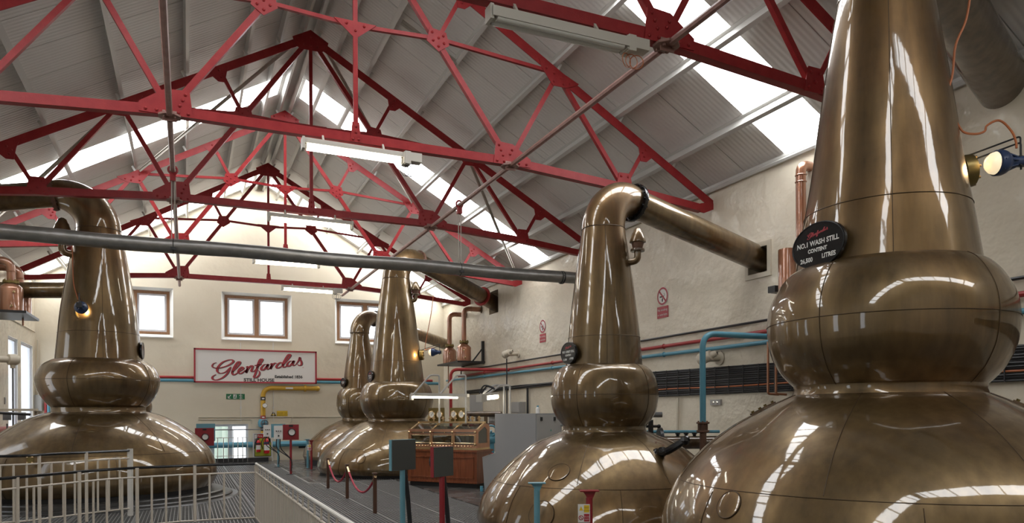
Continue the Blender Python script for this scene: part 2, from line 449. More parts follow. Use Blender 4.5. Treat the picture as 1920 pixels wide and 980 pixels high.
# right wall with the opening for the spirit still's arm
hp = [on_x(1405, 452, XR), on_x(1441, 512, XR)]
HR = (min(hp[0].y, hp[1].y), max(hp[0].y, hp[1].y), on_x(1441, 508, XR).z, on_x(1441, 459, XR).z)
hq = on_x(925, 566, XR)
HR2 = (hq.y - .45, hq.y + .40, hq.z - .42, hq.z + .40)
holed_wall('wall_right', Y0, YB, -0.4, z_ceil(XR - XC) + .03, [HR, HR2], lambda u, w_, z: V((XR + w_, u, z)), cream_gloss)
mb = MB(); mb.span((XR + .45, HR[0] - .1, HR[2] - .1), (XR + .49, HR[1] + .1, HR[3] + .1)); mb.span((XR + .45, HR2[0] - .1, HR2[2] - .1), (XR + .49, HR2[1] + .1, HR2[3] + .1))
ob('trim_1', mb, rust, kind='structure', smooth=False)
# left wall with tall windows near the far corner
lw = [on_x(15, 628, XL), on_x(33, 634, XL), on_x(39, 640, XL), on_x(61, 648, XL)]
LWIN = [(lw[0].y, lw[1].y, 1.0, lw[0].z), (lw[2].y, lw[3].y, 1.0, lw[0].z), (17.0, 18.0, 1.0, 4.2), (13.0, 14.0, 1.0, 4.2), (5.5, 6.5, 1.0, 4.2), (0.5, 1.5, 1.0, 4.2)]
LWIN[1] = (LWIN[1][0], min(LWIN[1][1], YB - .25), LWIN[1][2], LWIN[1][3])
holed_wall('wall_left', Y0, YB, -0.4, z_ceil(XC - XL) + .03, LWIN, lambda u, w_, z: V((XL - w_, u, z)), cream_gloss)
FWIN = []
holed_wall('wall_front', XL - .5, XR + .5, -0.4, 6.7, FWIN, lambda u, w_, z: V((u, Y0 - w_, z)), cream,
           top=[(XL - .5, 6.7), (XR + .5, 6.7), (XC, z_ceil(0) + .16)])

# windows
WN = [0]
def window(lo, hi, z0, z1, axis, plane, out, panes=2, timber=True, label=None):
    """frame and sashes set back in the reveal; axis 'x' (end wall) or 'y' (side wall)"""
    WN[0] += 1
    r = holder('window_%d' % WN[0])
    if label: r['label'] = label
    def P(u, dpt, z): return V((u, plane + out * dpt, z)) if axis == 'x' else V((plane + out * dpt, u, z))
    o_lo, o_hi, o_z0, o_z1 = lo, hi, z0, z1
    if timber: lo, hi, z0, z1 = lo + .13, hi - .13, z0 + .13, z1 - .09
    def blk(mb, u0, u1, za, zb, d0, d1): mb.span(P(u0, d0, za), P(u1, d1, zb))
    fw, d0 = (0.10, 0.26) if timber else (0.05, 0.04)
    mb = MB()
    blk(mb, lo, lo + fw, z0, z1, d0, d0 + .12); blk(mb, hi - fw, hi, z0, z1, d0, d0 + .12)
    blk(mb, lo + fw, hi - fw, z1 - fw, z1, d0, d0 + .12); blk(mb, lo + fw, hi - fw, z0, z0 + fw * .9, d0, d0 + .12)
    wd = (hi - lo - fw * 2 - fw * 1.6 * (panes - 1)) / panes
    for k in range(1, panes):
        u = lo + fw + k * wd + (k - 1) * fw * 1.6; blk(mb, u, u + fw * 1.6, z0 + fw * .9, z1 - fw, d0, d0 + .12)
    ob('window_frame', mb, wood if timber else pvc, r, smooth=False)
    for k in range(panes):
        u = lo + fw + k * (wd + fw * 1.6); a, b, c, d = u, u + wd, z0 + fw * .9, z1 - fw; s_ = 0.075 if timber else 0.04
        mb = MB(); blk(mb, a, a + s_, c, d, d0 + .03, d0 + .09); blk(mb, b - s_, b, c, d, d0 + .03, d0 + .09)
        blk(mb, a + s_, b - s_, c, c + s_, d0 + .03, d0 + .09); blk(mb, a + s_, b - s_, d - s_, d, d0 + .03, d0 + .09)
        so = ob('sash', mb, pvc, r, smooth=False)
        mb = MB(); blk(mb, a + s_, b - s_, c + s_, d - s_, d0 + .055, d0 + .065); ob('pane', mb, glass, so, smooth=False)
    mb = MB()                                           # white-painted reveal lining and sill
    A = [P(o_lo, 0, o_z0), P(o_hi, 0, o_z0), P(o_hi, 0, o_z1), P(o_lo, 0, o_z1)]; B = [P(lo, d0 + .02, z0), P(hi, d0 + .02, z0), P(hi, d0 + .02, z1), P(lo, d0 + .02, z1)]
    C_ = [P(o_lo + .01, d0 + .14, o_z0 + .01), P(o_hi - .01, d0 + .14, o_z0 + .01), P(o_hi - .01, d0 + .14, o_z1 - .01), P(o_lo + .01, d0 + .14, o_z1 - .01)]
    e = .012
    if not timber: blk(mb, lo, lo + e, z0, z1, 0, .49); blk(mb, hi - e, hi, z0, z1, 0, .49); blk(mb, lo + e, hi - e, z1 - e, z1, 0, .49); blk(mb, lo + e, hi - e, z0, z0 + e, 0, .49)
    else: mb.add(A + B + C_, [f for i in range(4) for f in ((i, (i + 1) % 4, 4 + (i + 1) % 4, 4 + i), (4 + i, 4 + (i + 1) % 4, 8 + (i + 1) % 4, 8 + i))])
    blk(mb, o_lo, o_hi, o_z0 - .03, o_z0 + .005, -.03, .0)
    ob('window_reveal', mb, white_reveal, r, smooth=False)
    return r
for h in (H0, H1, H2): window(h[0], h[1], h[2], h[3], 'x', YB, 1)
window(HL[0], HL[1], HL[2], HL[3], 'x', YB, 1, panes=2, timber=False)
for h in LWIN: window(h[0], h[1], h[2], h[3], 'y', XL, -1, panes=1, timber=False)
for h in FWIN: window(h[0], h[1], h[2], h[3], 'x', Y0, -1)
mb = MB(); mb.span((HL[0] - 2, YB + 5.0, -1.5), (HL[0] + 1.0, YB + 8, 1.5)); mb.span((HL[0] + .55, YB + 4.7, -1.5), (HL[0] + .7, YB + 4.9, 1.7))
tag(ob('outbuilding', mb, shed_m, smooth=False), 'pale green outbuilding seen through the low end wall window', 'building')
mb = MB(); mb.span((-30, YB + .6, -1.6), (40, 80, -1.5)); ob('ground_outside', mb, white_reveal, kind='structure', smooth=False)

# ---- floor: sealed slab by the far stills, open steel grating elsewhere over a dark void
floor = holder('floor')
mb = MB(); mb.span((XL - .5, Y0, -0.46), (XR + .5, YB + .5, -0.40)); ob('floor_void', mb, pit_m, floor, smooth=False)
gA, gB = on_z(516, 868, 0), on_z(580, 906, 0)
GX, GY = (gA.x + gB.x) / 2, gB.y
mb = MB(); mb.span((GX, GY, -0.40), (XR, YB, 0.0)); mb.span((GX, YB - 2.2, -.4), (XL, YB, -.001)); mb.span((5.2, Y0, -.4), (XR, GY, -.002))
ob('floor_slab', mb, floor_m, floor, smooth=False)
mb = MB()
PWX, PWY = 1.0, 2.4
for i in range(17): mb.span((0.02 + i * 0.06, 0, -.012), (0.032 + i * 0.06, PWY - .01, 0))
for j in range(24): mb.span((0.0, 0.02 + j * 0.1, -.012), (PWX - .01, 0.032 + j * 0.1, -.004))
mb.span((0, 0, -.036), (PWX - .01, .012, .003)); mb.span((0, PWY - .022, -.036), (PWX - .01, PWY - .01, .003))
mb.span((0, .012, -.036), (.012, PWY - .02, .003)); mb.span((PWX - .022, .012, -.036), (PWX - .01, PWY - .02, .003))
gme = mb.mesh('grating_panel', grate_m, False)
y = YB - 2.2 - PWY
while y > 5:
    for i in range(11):
        x = -4.85 + i * PWX
        if x >= 5.1 or (x + .2 > GX and y > GY - .2): continue
        g = bpy.data.objects.new('grating_panel', gme); COL.objects.link(g); g.parent = floor; g.location = (x, y, 0)
    y -= PWY
mb = MB(); mb.span((GX - .06, GY - .02, -.05), (GX, YB - 2.2, .004)); mb.span((GX, GY - .07, -.05), (5.2, GY - .0, .004)); ob('floor_edge', mb, grate_m, floor, smooth=False)
# black kerb plate in front of the low window
ka, kb = on_z(360, 869, 0.0), on_z(511, 869, 0.0)
mb = MB(); mb.span((ka.x, ka.y, 0), (kb.x, ka.y + .12, .16)); ob('trim_2', mb, black, kind='structure', smooth=False)

# ================================================================== ROOF TRUSSES
def L_bar(mb, p0, p1, h, b, t=0.018, flange='down', back=1):
    """rolled angle in the truss plane: an upright leaf of height h and a flange of width b at its lower (or upper) edge"""
    p0, p1 = V(p0), V(p1); d = (p1 - p0).normalized(); n = V((0, 1, 0)); u = n.cross(d); u = -u if u.z < 0 else u
    Ln = (p1 - p0).length; c = (p0 + p1) / 2
    mb.box(c, (Ln, t, h), d, n, u)
    s = -1 if flange == 'down' else 1
    mb.box(c + u * (s * (h / 2 - t / 2)) + n * (back * (b / 2)), (Ln, b, t), d, n, u)
def rivets(mb, pts, y0):
    for x, z in pts: mb.lathe([(0.026, 0.0), (0.024, 0.012), (0.012, 0.022), (0.002, 0.024)], (x, y0, z), 6, (0, -1, 0))
def zraf(o_): return RTOP - 0.10 - SLOPE * o_
R1, R2, R3, FT = (1.95, zraf(1.95)), (3.86, zraf(3.86)), (5.83, zraf(5.83)), (7.6, zraf(7.6))
AP, B0, B1, B2, CE = (0.0, zraf(0) - .05), (0.0, 6.46), (2.843, 6.46), (5.327, 6.285), (7.25, 6.08)
MM, CC = (1.47, 8.44), (0.0, 8.36)
def make_truss():
    t = thing('roof_truss', 'x', 'roof truss', (XC, TY[0], 0), 'red steel roof trusses', world=False)
    def P(n, s=1): return V((n[0] * s, 0, n[1]))
    for s in (-1, 1):
        mb = MB(); L_bar(mb, P(AP, s), P(FT, s), 0.17, 0.15, flange='up', back=1); ob('rafter', mb, red, t, smooth=False)
    mb = MB(); L_bar(mb, P(B1, -1), P(B1, 1), 0.15, 0.13); ob('tie_beam', mb, red, t, smooth=False)
    for s in (-1, 1):
        mb = MB(); L_bar(mb, P(B1, s), P(B2, s), 0.15, 0.13); L_bar(mb, P(B2, s), P(CE, s), 0.15, 0.13)
        mb.prism([(s * (CE[0] - .05), CE[1] + .09), (s * (CE[0] - .05), CE[1] - .09), (s * (CE[0] + .05), CE[1] - .1), (s * 7.62, FT[1] - .02), (s * 7.5, FT[1] + .1)][::s], (0, 0, 0), (1, 0, 0), (0, 0, 1), 0.03)
        ob('tie_beam', mb, red, t, smooth=False)
        for a, b, h in ((AP, B1, .10), (R2, B1, .09), (R2, B2, .085), (R3, B2, .08), (R1, MM, .075), (R2, MM, .065), (MM, CC, .065)):
            mb = MB(); L_bar(mb, P(a, s), P(b, s), h, h * .8, 0.014, flange='down'); ob('strut', mb, red, t, smooth=False)
    mb = MB(); mb.bar(P(AP), P(B0), .05, .075); ob('hanger', mb, red, t, smooth=False)
    def gus(poly, c, s, riv):
        mb = MB(); pl = [(c[0] * s + x * s, c[1] + z) for x, z in poly]
        if s < 0: pl = pl[::-1]
        mb.prism(pl, (0, -.016, 0), (1, 0, 0), (0, 0, 1), 0.014)
        g = ob('gusset_plate', mb, red, t, smooth=False)
        if riv:
            mb = MB(); rivets(mb, [(c[0] * s + x * s, c[1] + z) for x, z in riv], -.023); ob('rivets', mb, red, g, kind='stuff')
    gus([(0, .165), (-.40, -.06), (-.36, -.22), (-.24, -.30), (.24, -.30), (.36, -.22), (.40, -.06)][::-1], (0, AP[1]), 1, [(-.3, -.06), (-.2, .02), (.3, -.06), (.2, .02), (-.15, -.2), (.15, -.2), (0, -.2), (0, 0)])
    gus([(-.09, -.075), (-.06, .26), (.06, .26), (.09, -.075)], B0, 1, [(-.05, -.03), (.05, -.03), (0, .09), (0, .19)])
    gus([(-.36, .06), (-.02, -.22), (.02, -.22), (.36, .06)], CC, 1, [(-.15, 0), (.15, 0), (0, -.1)])
    for s in (-1, 1):
        gus([(-.33, -.08), (-.28, .33), (.06, .31), (.42, .07), (.42, -.08)], B1, s, [(-.22, .26), (-.18, .17), (-.14, .08), (.04, .2), (0, .12), (-.26, -.03), (-.12, -.03), (.04, -.03), (.18, -.03), (.33, -.03)])
        gus([(-.20, -.08), (-.13, .27), (.13, .27), (.20, -.08)], B2, s, [(-.08, .2), (.08, .2), (-.12, -.02), (.12, -.02), (0, .06)])
        gus([(-.16, .16), (-.22, -.08), (.0, -.24), (.2, -.1), (.14, .12)], MM, s, [(-.12, .08), (-.1, -.06), (0, -.15), (.09, .05), (.1, -.08), (0, 0)])
        gus([(-.42, .22), (-.36, .05), (-.12, -.26), (.16, -.26), (.40, -.18), (.44, -.14)], R2, s, [(-.26, .05), (-.1, -.02), (.05, -.1), (-.1, -.18), (.1, -.2), (.24, -.17)])
        for R_ in (R1, R3):
            gus([(-.2, .06), (-.16, -.06), (-.02, -.28), (-.14, -.3), (.18, -.17), (.2, -.12)][:2] + [(-.12, -.30), (.02, -.30), (.2, -.16)], R_, s, [(-.08, -.12), (0, -.06), (-.04, -.2)])
        mb = MB()
        for off in (0.20, 0.70, 1.40, 2.65, 3.90, 5.27, 6.55):
            z = zraf(off) + .10
            mb.box((s * off, .05, z + .06), (.05, .08, .14), V((1, 0, -s * SLOPE)).normalized(), V((0, 1, 0)), V((s * SLOPE, 0, 1)).normalized())
        ob('purlin_cleats', mb, purlin_m, t, kind='stuff', smooth=False)
    return t
TL = ['nearest red roof truss, carrying an unlit twin tube fitting',
      'large red roof truss with its peak out of frame and a lit tube below',
      'dark red roof truss whose peak is the highest one in view',
      '',
      'smallest red roof truss, closest to the end wall and its windows']
TL[3] = 'red roof truss between the smallest truss and the dark red one'
tr0 = make_truss()
for k, y in enumerate(TY):
    t = tr0 if k == 0 else copy_tree(tr0)
    t.location = (XC, y, 0); t['label'] = TL[k]

mb = MB()
def slope_pt(u, v):
    d = ray(u, v); k = (RTOP + .06 + SLOPE * XC - EYE) / (d.z + SLOPE * d.x); return O + d * k
mb.bar(slope_pt(753, 41), slope_pt(857, 119), .012, .11, side=(1, .3, 0)); mb.bar(slope_pt(753, 41), slope_pt(857, 119), .10, .012, side=(1, .3, 0))
tag(ob('wind_brace', mb, grey_brace, smooth=False), 'short grey brace alone on the right roof slope near the picture top', 'roof brace', 'grey roof wind braces')
# longitudinal ties joining the trusses at the tie beams
for s, nm, lb in ((-1, 'roof_tie', 'long pinkish grey steel tie under the trusses that looks almost upright'),
                  (1, 'roof_tie', 'long maroon steel tie slanting under the trusses above the far stills')):
    x = XC + s * B1[0]
    r = thing(nm, lb, 'roof brace', (x, TY[0], B1[1]))
    ys = [4.0] + TY + [28.3]
    for a, b in zip(ys[:-1], ys[1:]):
        mb = MB(); mb.tube([(x, a + (.12 if a > 5 else 0), 6.36), (x, b - .12, 6.36)], .045, 8); ob('tie_length', mb, tie_m, r)
    for y in TY:
        mb = MB(); mb.prism([(.17 * math.cos(PI * k / 4 + .39), .17 * math.sin(PI * k / 4 + .39)) for k in range(8)], (x, y - .01, 6.36), (1, 0, 0), (0, 1, 0), .03)
        mb.prism([(-.1, -.08), (.1, -.08), (.1, .08), (-.1, .08)], (x, y - .03, 6.36), (1, 0, 0), (0, 0, 1), .02)
        h = ob('star_plate', mb, tie_m, r, smooth=False)
        mb = MB()
        for k in range(4): mb.cyl((x + .1 * math.cos(PI / 4 + k * PI / 2), y + .1 * math.sin(PI / 4 + k * PI / 2), 6.32), (x + .1 * math.cos(PI / 4 + k * PI / 2), y + .1 * math.sin(PI / 4 + k * PI / 2), 6.40), .022, 6)
        ob('bolts', mb, tie_m, h, kind='stuff')
# grey wind braces in the roof plane between the third and fourth truss
for s, side in ((-1, 'left'), (1, 'right')):
    for (oa, ob_, lb) in ((.35, 3.75, 'grey flat wind brace from the dark red truss peak down the %s roof slope'), (3.86, 7.3, 'grey flat wind brace from the dark red truss down to the %s eaves')):
        mb = MB(); a = V((XC + s * oa, TY[2] + .1, zraf(oa) + .02)); b = V((XC + s * ob_, TY[3] - .1, zraf(ob_) + .02))
        mb.bar(a, b, .10, .014, side=(0, 1, 0)); mb.bar(a - V((0, .0, .03)), b - V((0, 0, .03)), .014, .07, side=(0, 1, 0))
        tag(ob('wind_brace', mb, grey_brace, smooth=False), lb % side, 'roof brace', 'grey roof wind braces')

# ================================================================== POT STILLS
def profile(c, d, vh, pts):
    """silhouette read at distance d -> (radius, height) of the turned shape"""
    t = (c - 960) / F_PX; k = d / F_PX
    return [(hw * k / math.sqrt(1 + t * t), EYE - (y - vh) * k) for hw, y in pts]
def refine(p, n=5):
    q = smooth_path([V((r, z, 0)) for r, z in p], n); return [(max(v.x, .01), v.y) for v in q]
class Still: pass
def script_word(mb, o, X, Y, k, w, only=None, lift=0.0):
    """flowing brush lettering, letter heights in units of k"""
    S = [  # each stroke: points (x, y) in em units along a rising baseline
        [(1.30, 2.02), (1.02, 1.86), (.92, 1.55), (1.15, 1.36), (1.6, 1.36), (2.25, 1.62), (2.75, 2.05), (2.74, 2.32), (2.4, 2.34), (1.85, 2.05), (1.45, 1.50), (1.35, .98), (1.62, .70), (2.05, .82), (2.42, 1.28), (2.50, 1.42)],
        [(2.58, 1.48), (2.42, 1.0), (2.15, .50), (1.75, .08), (1.28, -.12), (.96, .0), (.95, .28), (1.25, .55)],
        [(2.62, .75), (3.0, 1.25), (3.36, 1.85), (3.38, 2.12), (3.16, 2.02), (2.86, 1.40), (2.68, .80), (2.80, .50), (3.05, .62), (3.22, .82)],
        [(3.22, .86), (3.48, 1.02), (3.70, 1.30), (3.58, 1.46), (3.34, 1.20), (3.24, .84), (3.42, .64), (3.66, .80), (3.90, 1.10)],
        [(3.92, 1.42), (4.10, 1.55), (4.02, 1.12), (3.92, .76), (4.10, 1.22), (4.38, 1.60), (4.55, 1.58), (4.48, 1.22), (4.42, .94), (4.60, .90), (4.80, 1.12)],
        [(4.80, 1.12), (5.10, 1.62), (5.42, 2.22), (5.44, 2.46), (5.24, 2.40), (5.06, 1.90), (4.92, 1.20), (4.76, .52), (4.66, .22), (4.86, .14), (5.14, .48), (5.18, .86), (5.02, 1.08)],
        [(4.70, 1.66), (5.05, 1.72), (5.38, 1.84)],
        [(5.86, 1.78), (5.62, 1.78), (5.36, 1.42), (5.34, 1.12), (5.54, 1.12), (5.84, 1.52), (5.98, 1.84), (5.86, 1.40), (5.92, 1.16), (6.16, 1.32)],
        [(6.16, 1.80), (6.34, 1.92), (6.28, 1.60), (6.16, 1.24), (6.36, 1.66), (6.62, 1.98), (6.76, 1.92)],
        [(7.28, 1.88), (7.18, 2.06), (6.92, 1.86), (6.74, 1.52), (6.82, 1.34), (7.06, 1.42), (7.34, 1.66)],
        [(7.30, 1.62), (7.62, 2.10), (8.02, 2.78), (8.06, 3.06), (7.86, 3.0), (7.58, 2.44), (7.36, 1.84), (7.40, 1.46), (7.60, 1.50), (7.80, 1.72)],
        [(8.30, 2.20), (8.06, 2.24), (7.80, 1.92), (7.78, 1.60), (7.98, 1.60), (8.26, 1.98), (8.40, 2.28), (8.30, 1.90), (8.36, 1.64), (8.60, 1.80)],
        [(8.60, 1.80), (8.86, 2.30), (8.98, 2.70), (9.02, 2.44), (9.14, 2.08), (9.12, 1.76), (8.90, 1.66), (8.76, 1.82)],
    ]
    for st in S:
        q = smooth_path([V((a, b, 0)) for a, b in st], 5); n = len(q)
        pts = [(p.x * k, p.y * k) for p in q]; wd = []
        for i in range(n):
            a, b = q[max(i - 1, 0)], q[min(i + 1, n - 1)]
            dn = abs((b - a).normalized().y) if (b - a).length else 0
            e = min(1, 4.0 * min(i + .6, n - i - .4) / n)
            wd.append(w * (0.45 + 0.65 * dn) * (0.35 + 0.65 * e))
        mb.ribbon(pts, wd, o, X, Y, lift)

def pot_still(label, c, d, kind, neck, bulb, collar, pot, zt, Rb, rt, ra, adir, aend, steps=None, lean=10, arm_m=None, skirt=True, seams=True, n=72):
    vh = V0 - ROLL * (c - 960)
    base = on_d(c, V0, d); base.z = 0
    root = thing('pot_still', label, 'still', base)
    s = Still(); s.root = root; s.base = base; s.d = d
    toc = V((-base.x, -base.y, 0)).normalized(); s.toc = toc; s.rt = V((-toc.y, toc.x, 0))
    pn, pb, pc, pp = (profile(c, d, vh, q) for q in (neck, bulb, collar, pot))
    s.pn, s.pb, s.pp = pn, pb, pp
    body = refine(pp, 5)
    rl, zl = body[-1]
    body += [(rl * .985, zl - .10), (rl * .955, zl - .2)] if zl > .3 else [(rl * .975, max(zl - .1, .02))]
    s.body = body
    mb = MB(); mb.lathe(body, base, n); s.pot = ob('pot', mb, copper, root, ang=50)
    zs = body[-1][1]
    mb = MB(); mb.lathe([(body[-1][0] - .01, zs + .02), (body[-1][0] - .03, 0.0)], base, n); ob('skirt', mb, dark_base, root)
    mb = MB(); r0 = pc[0][0]
    mb.lathe([(r0 - .015, pc[0][1] + .03), (r0 + .012, pc[0][1]), (r0 + .004, (pc[0][1] + pc[1][1]) / 2), (r0 + .02, pc[1][1]), (r0 + .03, pc[1][1] - .03)], base, n); ob('collar', mb, copper, root)
    mb = MB(); mb.lathe(refine(pb, 6), base, n); s.bulb = ob('boil_ball', mb, copper, root, ang=60)
    nk = refine([(rt, zt)] + [p for p in pn if p[1] < zt - .05], 5)
    s.nk = nk
    mb = MB(); mb.lathe(nk, base, n); s.neck = ob('neck', mb, copper, root, ang=60)
    # swan neck: quarter turn and a little more, tapering into the arm
    e = V(adir); e.z = 0; e.normalize(); lr = math.radians(lean)
    pts, rs = [], []
    for i in range(25):
        ph = (PI / 2 + lr) * i / 24
        pts.append(base + e * (Rb - Rb * math.cos(ph)) + UP * (zt + Rb * math.sin(ph))); rs.append(rt + (ra + .02 - rt) * (i / 24) ** 1.4)
    adv = (e * math.cos(lr) - UP * math.sin(lr))
    pts.append(pts[-1] + adv * .05); rs.append(ra + .02)
    mb = MB(); mb.tube(pts, rs, 36, cap=False); s.swan = ob('swan_neck', mb, copper, root, ang=60)
    fl = pts[-1]; s.fl = fl; end = V(aend) if aend is not None else fl + adv * 3
    ad = (end - fl).normalized()
    mb = MB(); mb.tube([fl + ad * .02, fl + ad * .3, end], [ra, ra, ra], 40); s.arm = ob('lyne_arm', mb, arm_m or copper, root)
    fm = black_gloss if kind == 'spirit' else rust
    mb = MB(); mb.lathe([(ra, -.035), (ra + .075, -.035), (ra + .08, 0), (ra + .075, .035), (ra, .035)], fl, 36, ad); s.flange = ob('flange', mb, fm, root)
    mb = MB(); S_, T_ = frame_of(ad)
    for k in range(16):
        q = fl + (S_ * math.cos(k * PI / 8) + T_ * math.sin(k * PI / 8)) * (ra + .05); mb.cyl(q - ad * .06, q + ad * .06, .016, 6)
    ob('bolts', mb, fm, s.flange, kind='stuff')
    # riveted seams
    if seams:
        def ring(prof, z, lift=.002):
            for (r1, z1), (r2, z2) in zip(prof[:-1], prof[1:]):
                if (z1 - z) * (z2 - z) <= 0 and z1 != z2: return r1 + (r2 - r1) * (z1 - z) / (z1 - z2) + lift
        def seam_ring(prof, z, par):
            r = ring(prof, z)
            if r: m_ = MB(); m_.torus(base + UP * z, UP, r, .0042, n, 5); ob('seam', m_, seam_m, par)
        def seam_line(prof, a, par, z0=None, z1=None):
            dr = toc * math.cos(a) + s.rt * math.sin(a)
            q = [base + dr * (r + .002) + UP * z for r, z in prof if (z0 is None or z0 <= z <= z1)]
            if len(q) > 1: m_ = MB(); m_.tube(q, .0042, 5); ob('seam', m_, seam_m, par)
        zb = [z for r, z in s.body]
        zm = zb[0] + (zb[-1] - zb[0]) * .52
        seam_ring(s.body, zm, s.pot)
        for a in (-1.2, -.22, .55, 1.5): seam_line(s.body, a, s.pot, zm, 9)
        for a in (-.75, .12, 1.1): seam_line(s.body, a, s.pot, 0, zm)
        bz = refine(pb, 6); zmid = max(bz)[1]
        seam_ring(bz, zmid, s.bulb)
        for a in (-.5, .9): seam_line(bz, a, s.bulb)
        seam_line(nk, .08, s.neck); seam_line(nk, -1.3, s.neck)
        seam_ring(nk, nk[-1][1] + (nk[0][1] - nk[-1][1]) * .2, s.neck)
        m_ = MB(); m_.torus(base + UP * zt, UP, rt + .002, .006, 48, 5); ob('seam', m_, seam_m, s.swan)
    for i, (r, z0, z1) in enumerate(steps or []):
        mb = MB(); mb.lathe([(.5, z1), (r - .03, z1), (r, z1 - .02), (r + .01, z0)], base, n); ob('plinth_step', mb, stone_step, root, ang=30)
    return s
def plaque(s, ang, z, r, a, b, lines, label, tilt=0.0, stand=0.03, words=True):
    """oval name plate standing off the neck"""
    n = (s.toc * math.cos(ang) + s.rt * math.sin(ang)); X = V((-n.y, n.x, 0)); Y = UP
    c = s.base + n * (r + stand) + UP * z
    mb = MB(); K = 36
    poly = [(a * math.cos(2 * PI * k / K), b * math.sin(2 * PI * k / K)) for k in range(K)]
    mb.prism(poly, c, X, Y, .03)
    p = ob('name_plate', mb, black_gloss, s.root, label=label)
    mb = MB(); mb.torus(c + n * .014, n, 1, .0, 3, 3) if False else None
    rim = [c + X * (x * .97) + Y * (y * .97) + n * .016 for x, y in poly]
    mb.tube(rim + rim[:1], .006, 5, cap=False); ob('rim', mb, black, p)
    mb = MB(); mb.bar(c - n * (stand + .05), c - n * .01, .05, .05); ob('bracket', mb, chrome, p)
    if words:
        f = c + n * .0165
        mb = MB()
        for body, dx, dy, sz in lines: mb.text(body, f + X * (dx * a) + Y * (dy * b), X, Y, sz * b, bold=.01 * b)
        ob('lettering', mb, white_m, p)
        mb = MB(); k = a * .092; script_word(mb, f - X * (5.0 * k) + Y * (.36 * b), X, Y * .75, k, k * .34); ob('script', mb, sign_red, p)
    return p
def disc_mark(s, ang, z, r_, label=None):
    """round blanking plate let into the pot wall"""
    for (r1, z1), (r2, z2) in zip(s.body[:-1], s.body[1:]):
        if z2 <= z <= z1:
            f = (z1 - z) / (z1 - z2); R = r1 + (r2 - r1) * f; sl = V((r2 - r1, z2 - z1)); break
    h = s.toc * math.cos(ang) + s.rt * math.sin(ang)
    nrm = V((-sl.y, sl.x)).normalized(); n = h * abs(nrm.x) + UP * nrm.y if nrm.x > 0 else h * abs(nrm.x) - UP * nrm.y
    n.normalize(); c = s.base + h * R + UP * z
    mb = MB(); mb.lathe([(r_, -.03), (r_, .003), (r_ * .96, .005), (r_ * .5, .007), (.002, .008)], c, 28, n); p = ob('inspection_plate', mb, copper, s.pot)
    mb = MB(); mb.torus(c + n * .002, n, r_, .006, 28, 6); ob('plate_seam', mb, seam_m, s.root)
def relief_valve(s, ang, z, r, k=1.0):
    h = s.toc * math.cos(ang) + s.rt * math.sin(ang); p0 = s.base + h * (r - .06) + UP * (z - .02)
    p1 = p0 + h * .18 * k + UP * .02; p2 = p1 + UP * .16 * k
    mb = MB(); mb.tube(fillet([p0, p1, p2], .12 * k), .062 * k, 12); ro = ob('relief_valve', mb, copper, s.root, label='bronze pressure relief valve on an elbow')
    def lt(p): return [(a * k, q * k) for a, q in p]
    mb = MB(); mb.lathe(lt([(.05, 0), (.125, 0), (.13, .02), (.125, .04), (.09, .045)]), p2, 20); ob('valve_flange', mb, copper_dull, ro)
    mb = MB(); mb.lathe(lt([(.085, .045), (.095, .09), (.115, .15)]), p2, 20); ob('valve_cup', mb, rust, ro)
    mb = MB(); mb.lathe(lt([(.115, .15), (.145, .16), (.145, .19), (.125, .24), (.10, .32), (.085, .335), (.065, .39), (.03, .415), (.002, .42)]), p2, 20)
    ob('valve_cap', mb, copper, ro)

# near wash still, largest and closest
S1 = pot_still('huge copper pot still, the largest, its oval plate reading NO.1 WASH STILL', 1661, 7.45, 'wash',
    [(91.5, 0), (103, 67), (114.7, 135), (131, 236), (145, 330), (162, 421), (172, 480), (176, 503)],
    [(176, 503), (193, 513), (212, 535), (230, 569), (236, 608), (230, 655), (212, 692), (192, 714), (180, 724)],
    [(180, 722), (181, 739)],
    [(184, 739), (216, 752), (258, 771), (316, 801), (375, 843), (418, 886), (448, 933), (462, 968), (468, 1010)],
    6.02, .62, .44, .32, (1, .12, 0), (XR + .3, 6.42, 6.22), lean=4, arm_m=copper_dull, n=96)
S2 = pot_still('mid-sized copper pot still whose arm enters a square framed hole in the wall', 1133, 11.9, 'spirit',
    [(40, 432), (55, 530), (65, 610), (72, 685)],
    [(72, 685), (80, 689), (90, 699), (98, 718), (101, 741), (98, 765), (90, 783), (82, 793), (78, 798)],
    [(77, 798), (77, 808)],
    [(80, 808), (97, 815), (134, 830), (173, 860), (204, 890), (228, 922), (240, 952), (242, 966)],
    4.79, .58, .352, .245, (1, .24, 0), on_x(1430, 488, XR + .25), lean=9, n=80)
S3 = pot_still('far copper pot still behind the rope barrier, taller than its neighbour', 744, 22.5, 'wash',
    [(25, 521), (36, 590), (46, 670), (52, 717)],
    [(52, 717), (58, 720), (64, 728), (69, 746), (68, 758), (63, 772), (56, 781), (53, 784)],
    [(53, 783), (53, 788)],
    [(56, 788), (70, 793), (96, 808), (127, 834), (142, 853), (147, 868), (147, 874)],
    5.95, .74, .42, .27, (1, .52, 0), on_x(932, 571, XR + .3), lean=10, n=64)
S4 = pot_still('farthest copper pot still by the end wall, half hidden behind its taller neighbour', 675, 27.0, 'spirit',
    [(18, 632), (26, 680), (32, 728)],
    [(32, 728), (36, 730), (42, 740), (44, 755), (42, 768), (37, 778), (33, 783)],
    [(33, 782), (33, 787)],
    [(35, 787), (48, 792), (72, 805), (93, 824), (103, 840), (106, 852)],
    4.80, .64, .36, .23, (1, .62, 0), V((XR + .05, 29.4, 4.7)), lean=9, n=48)
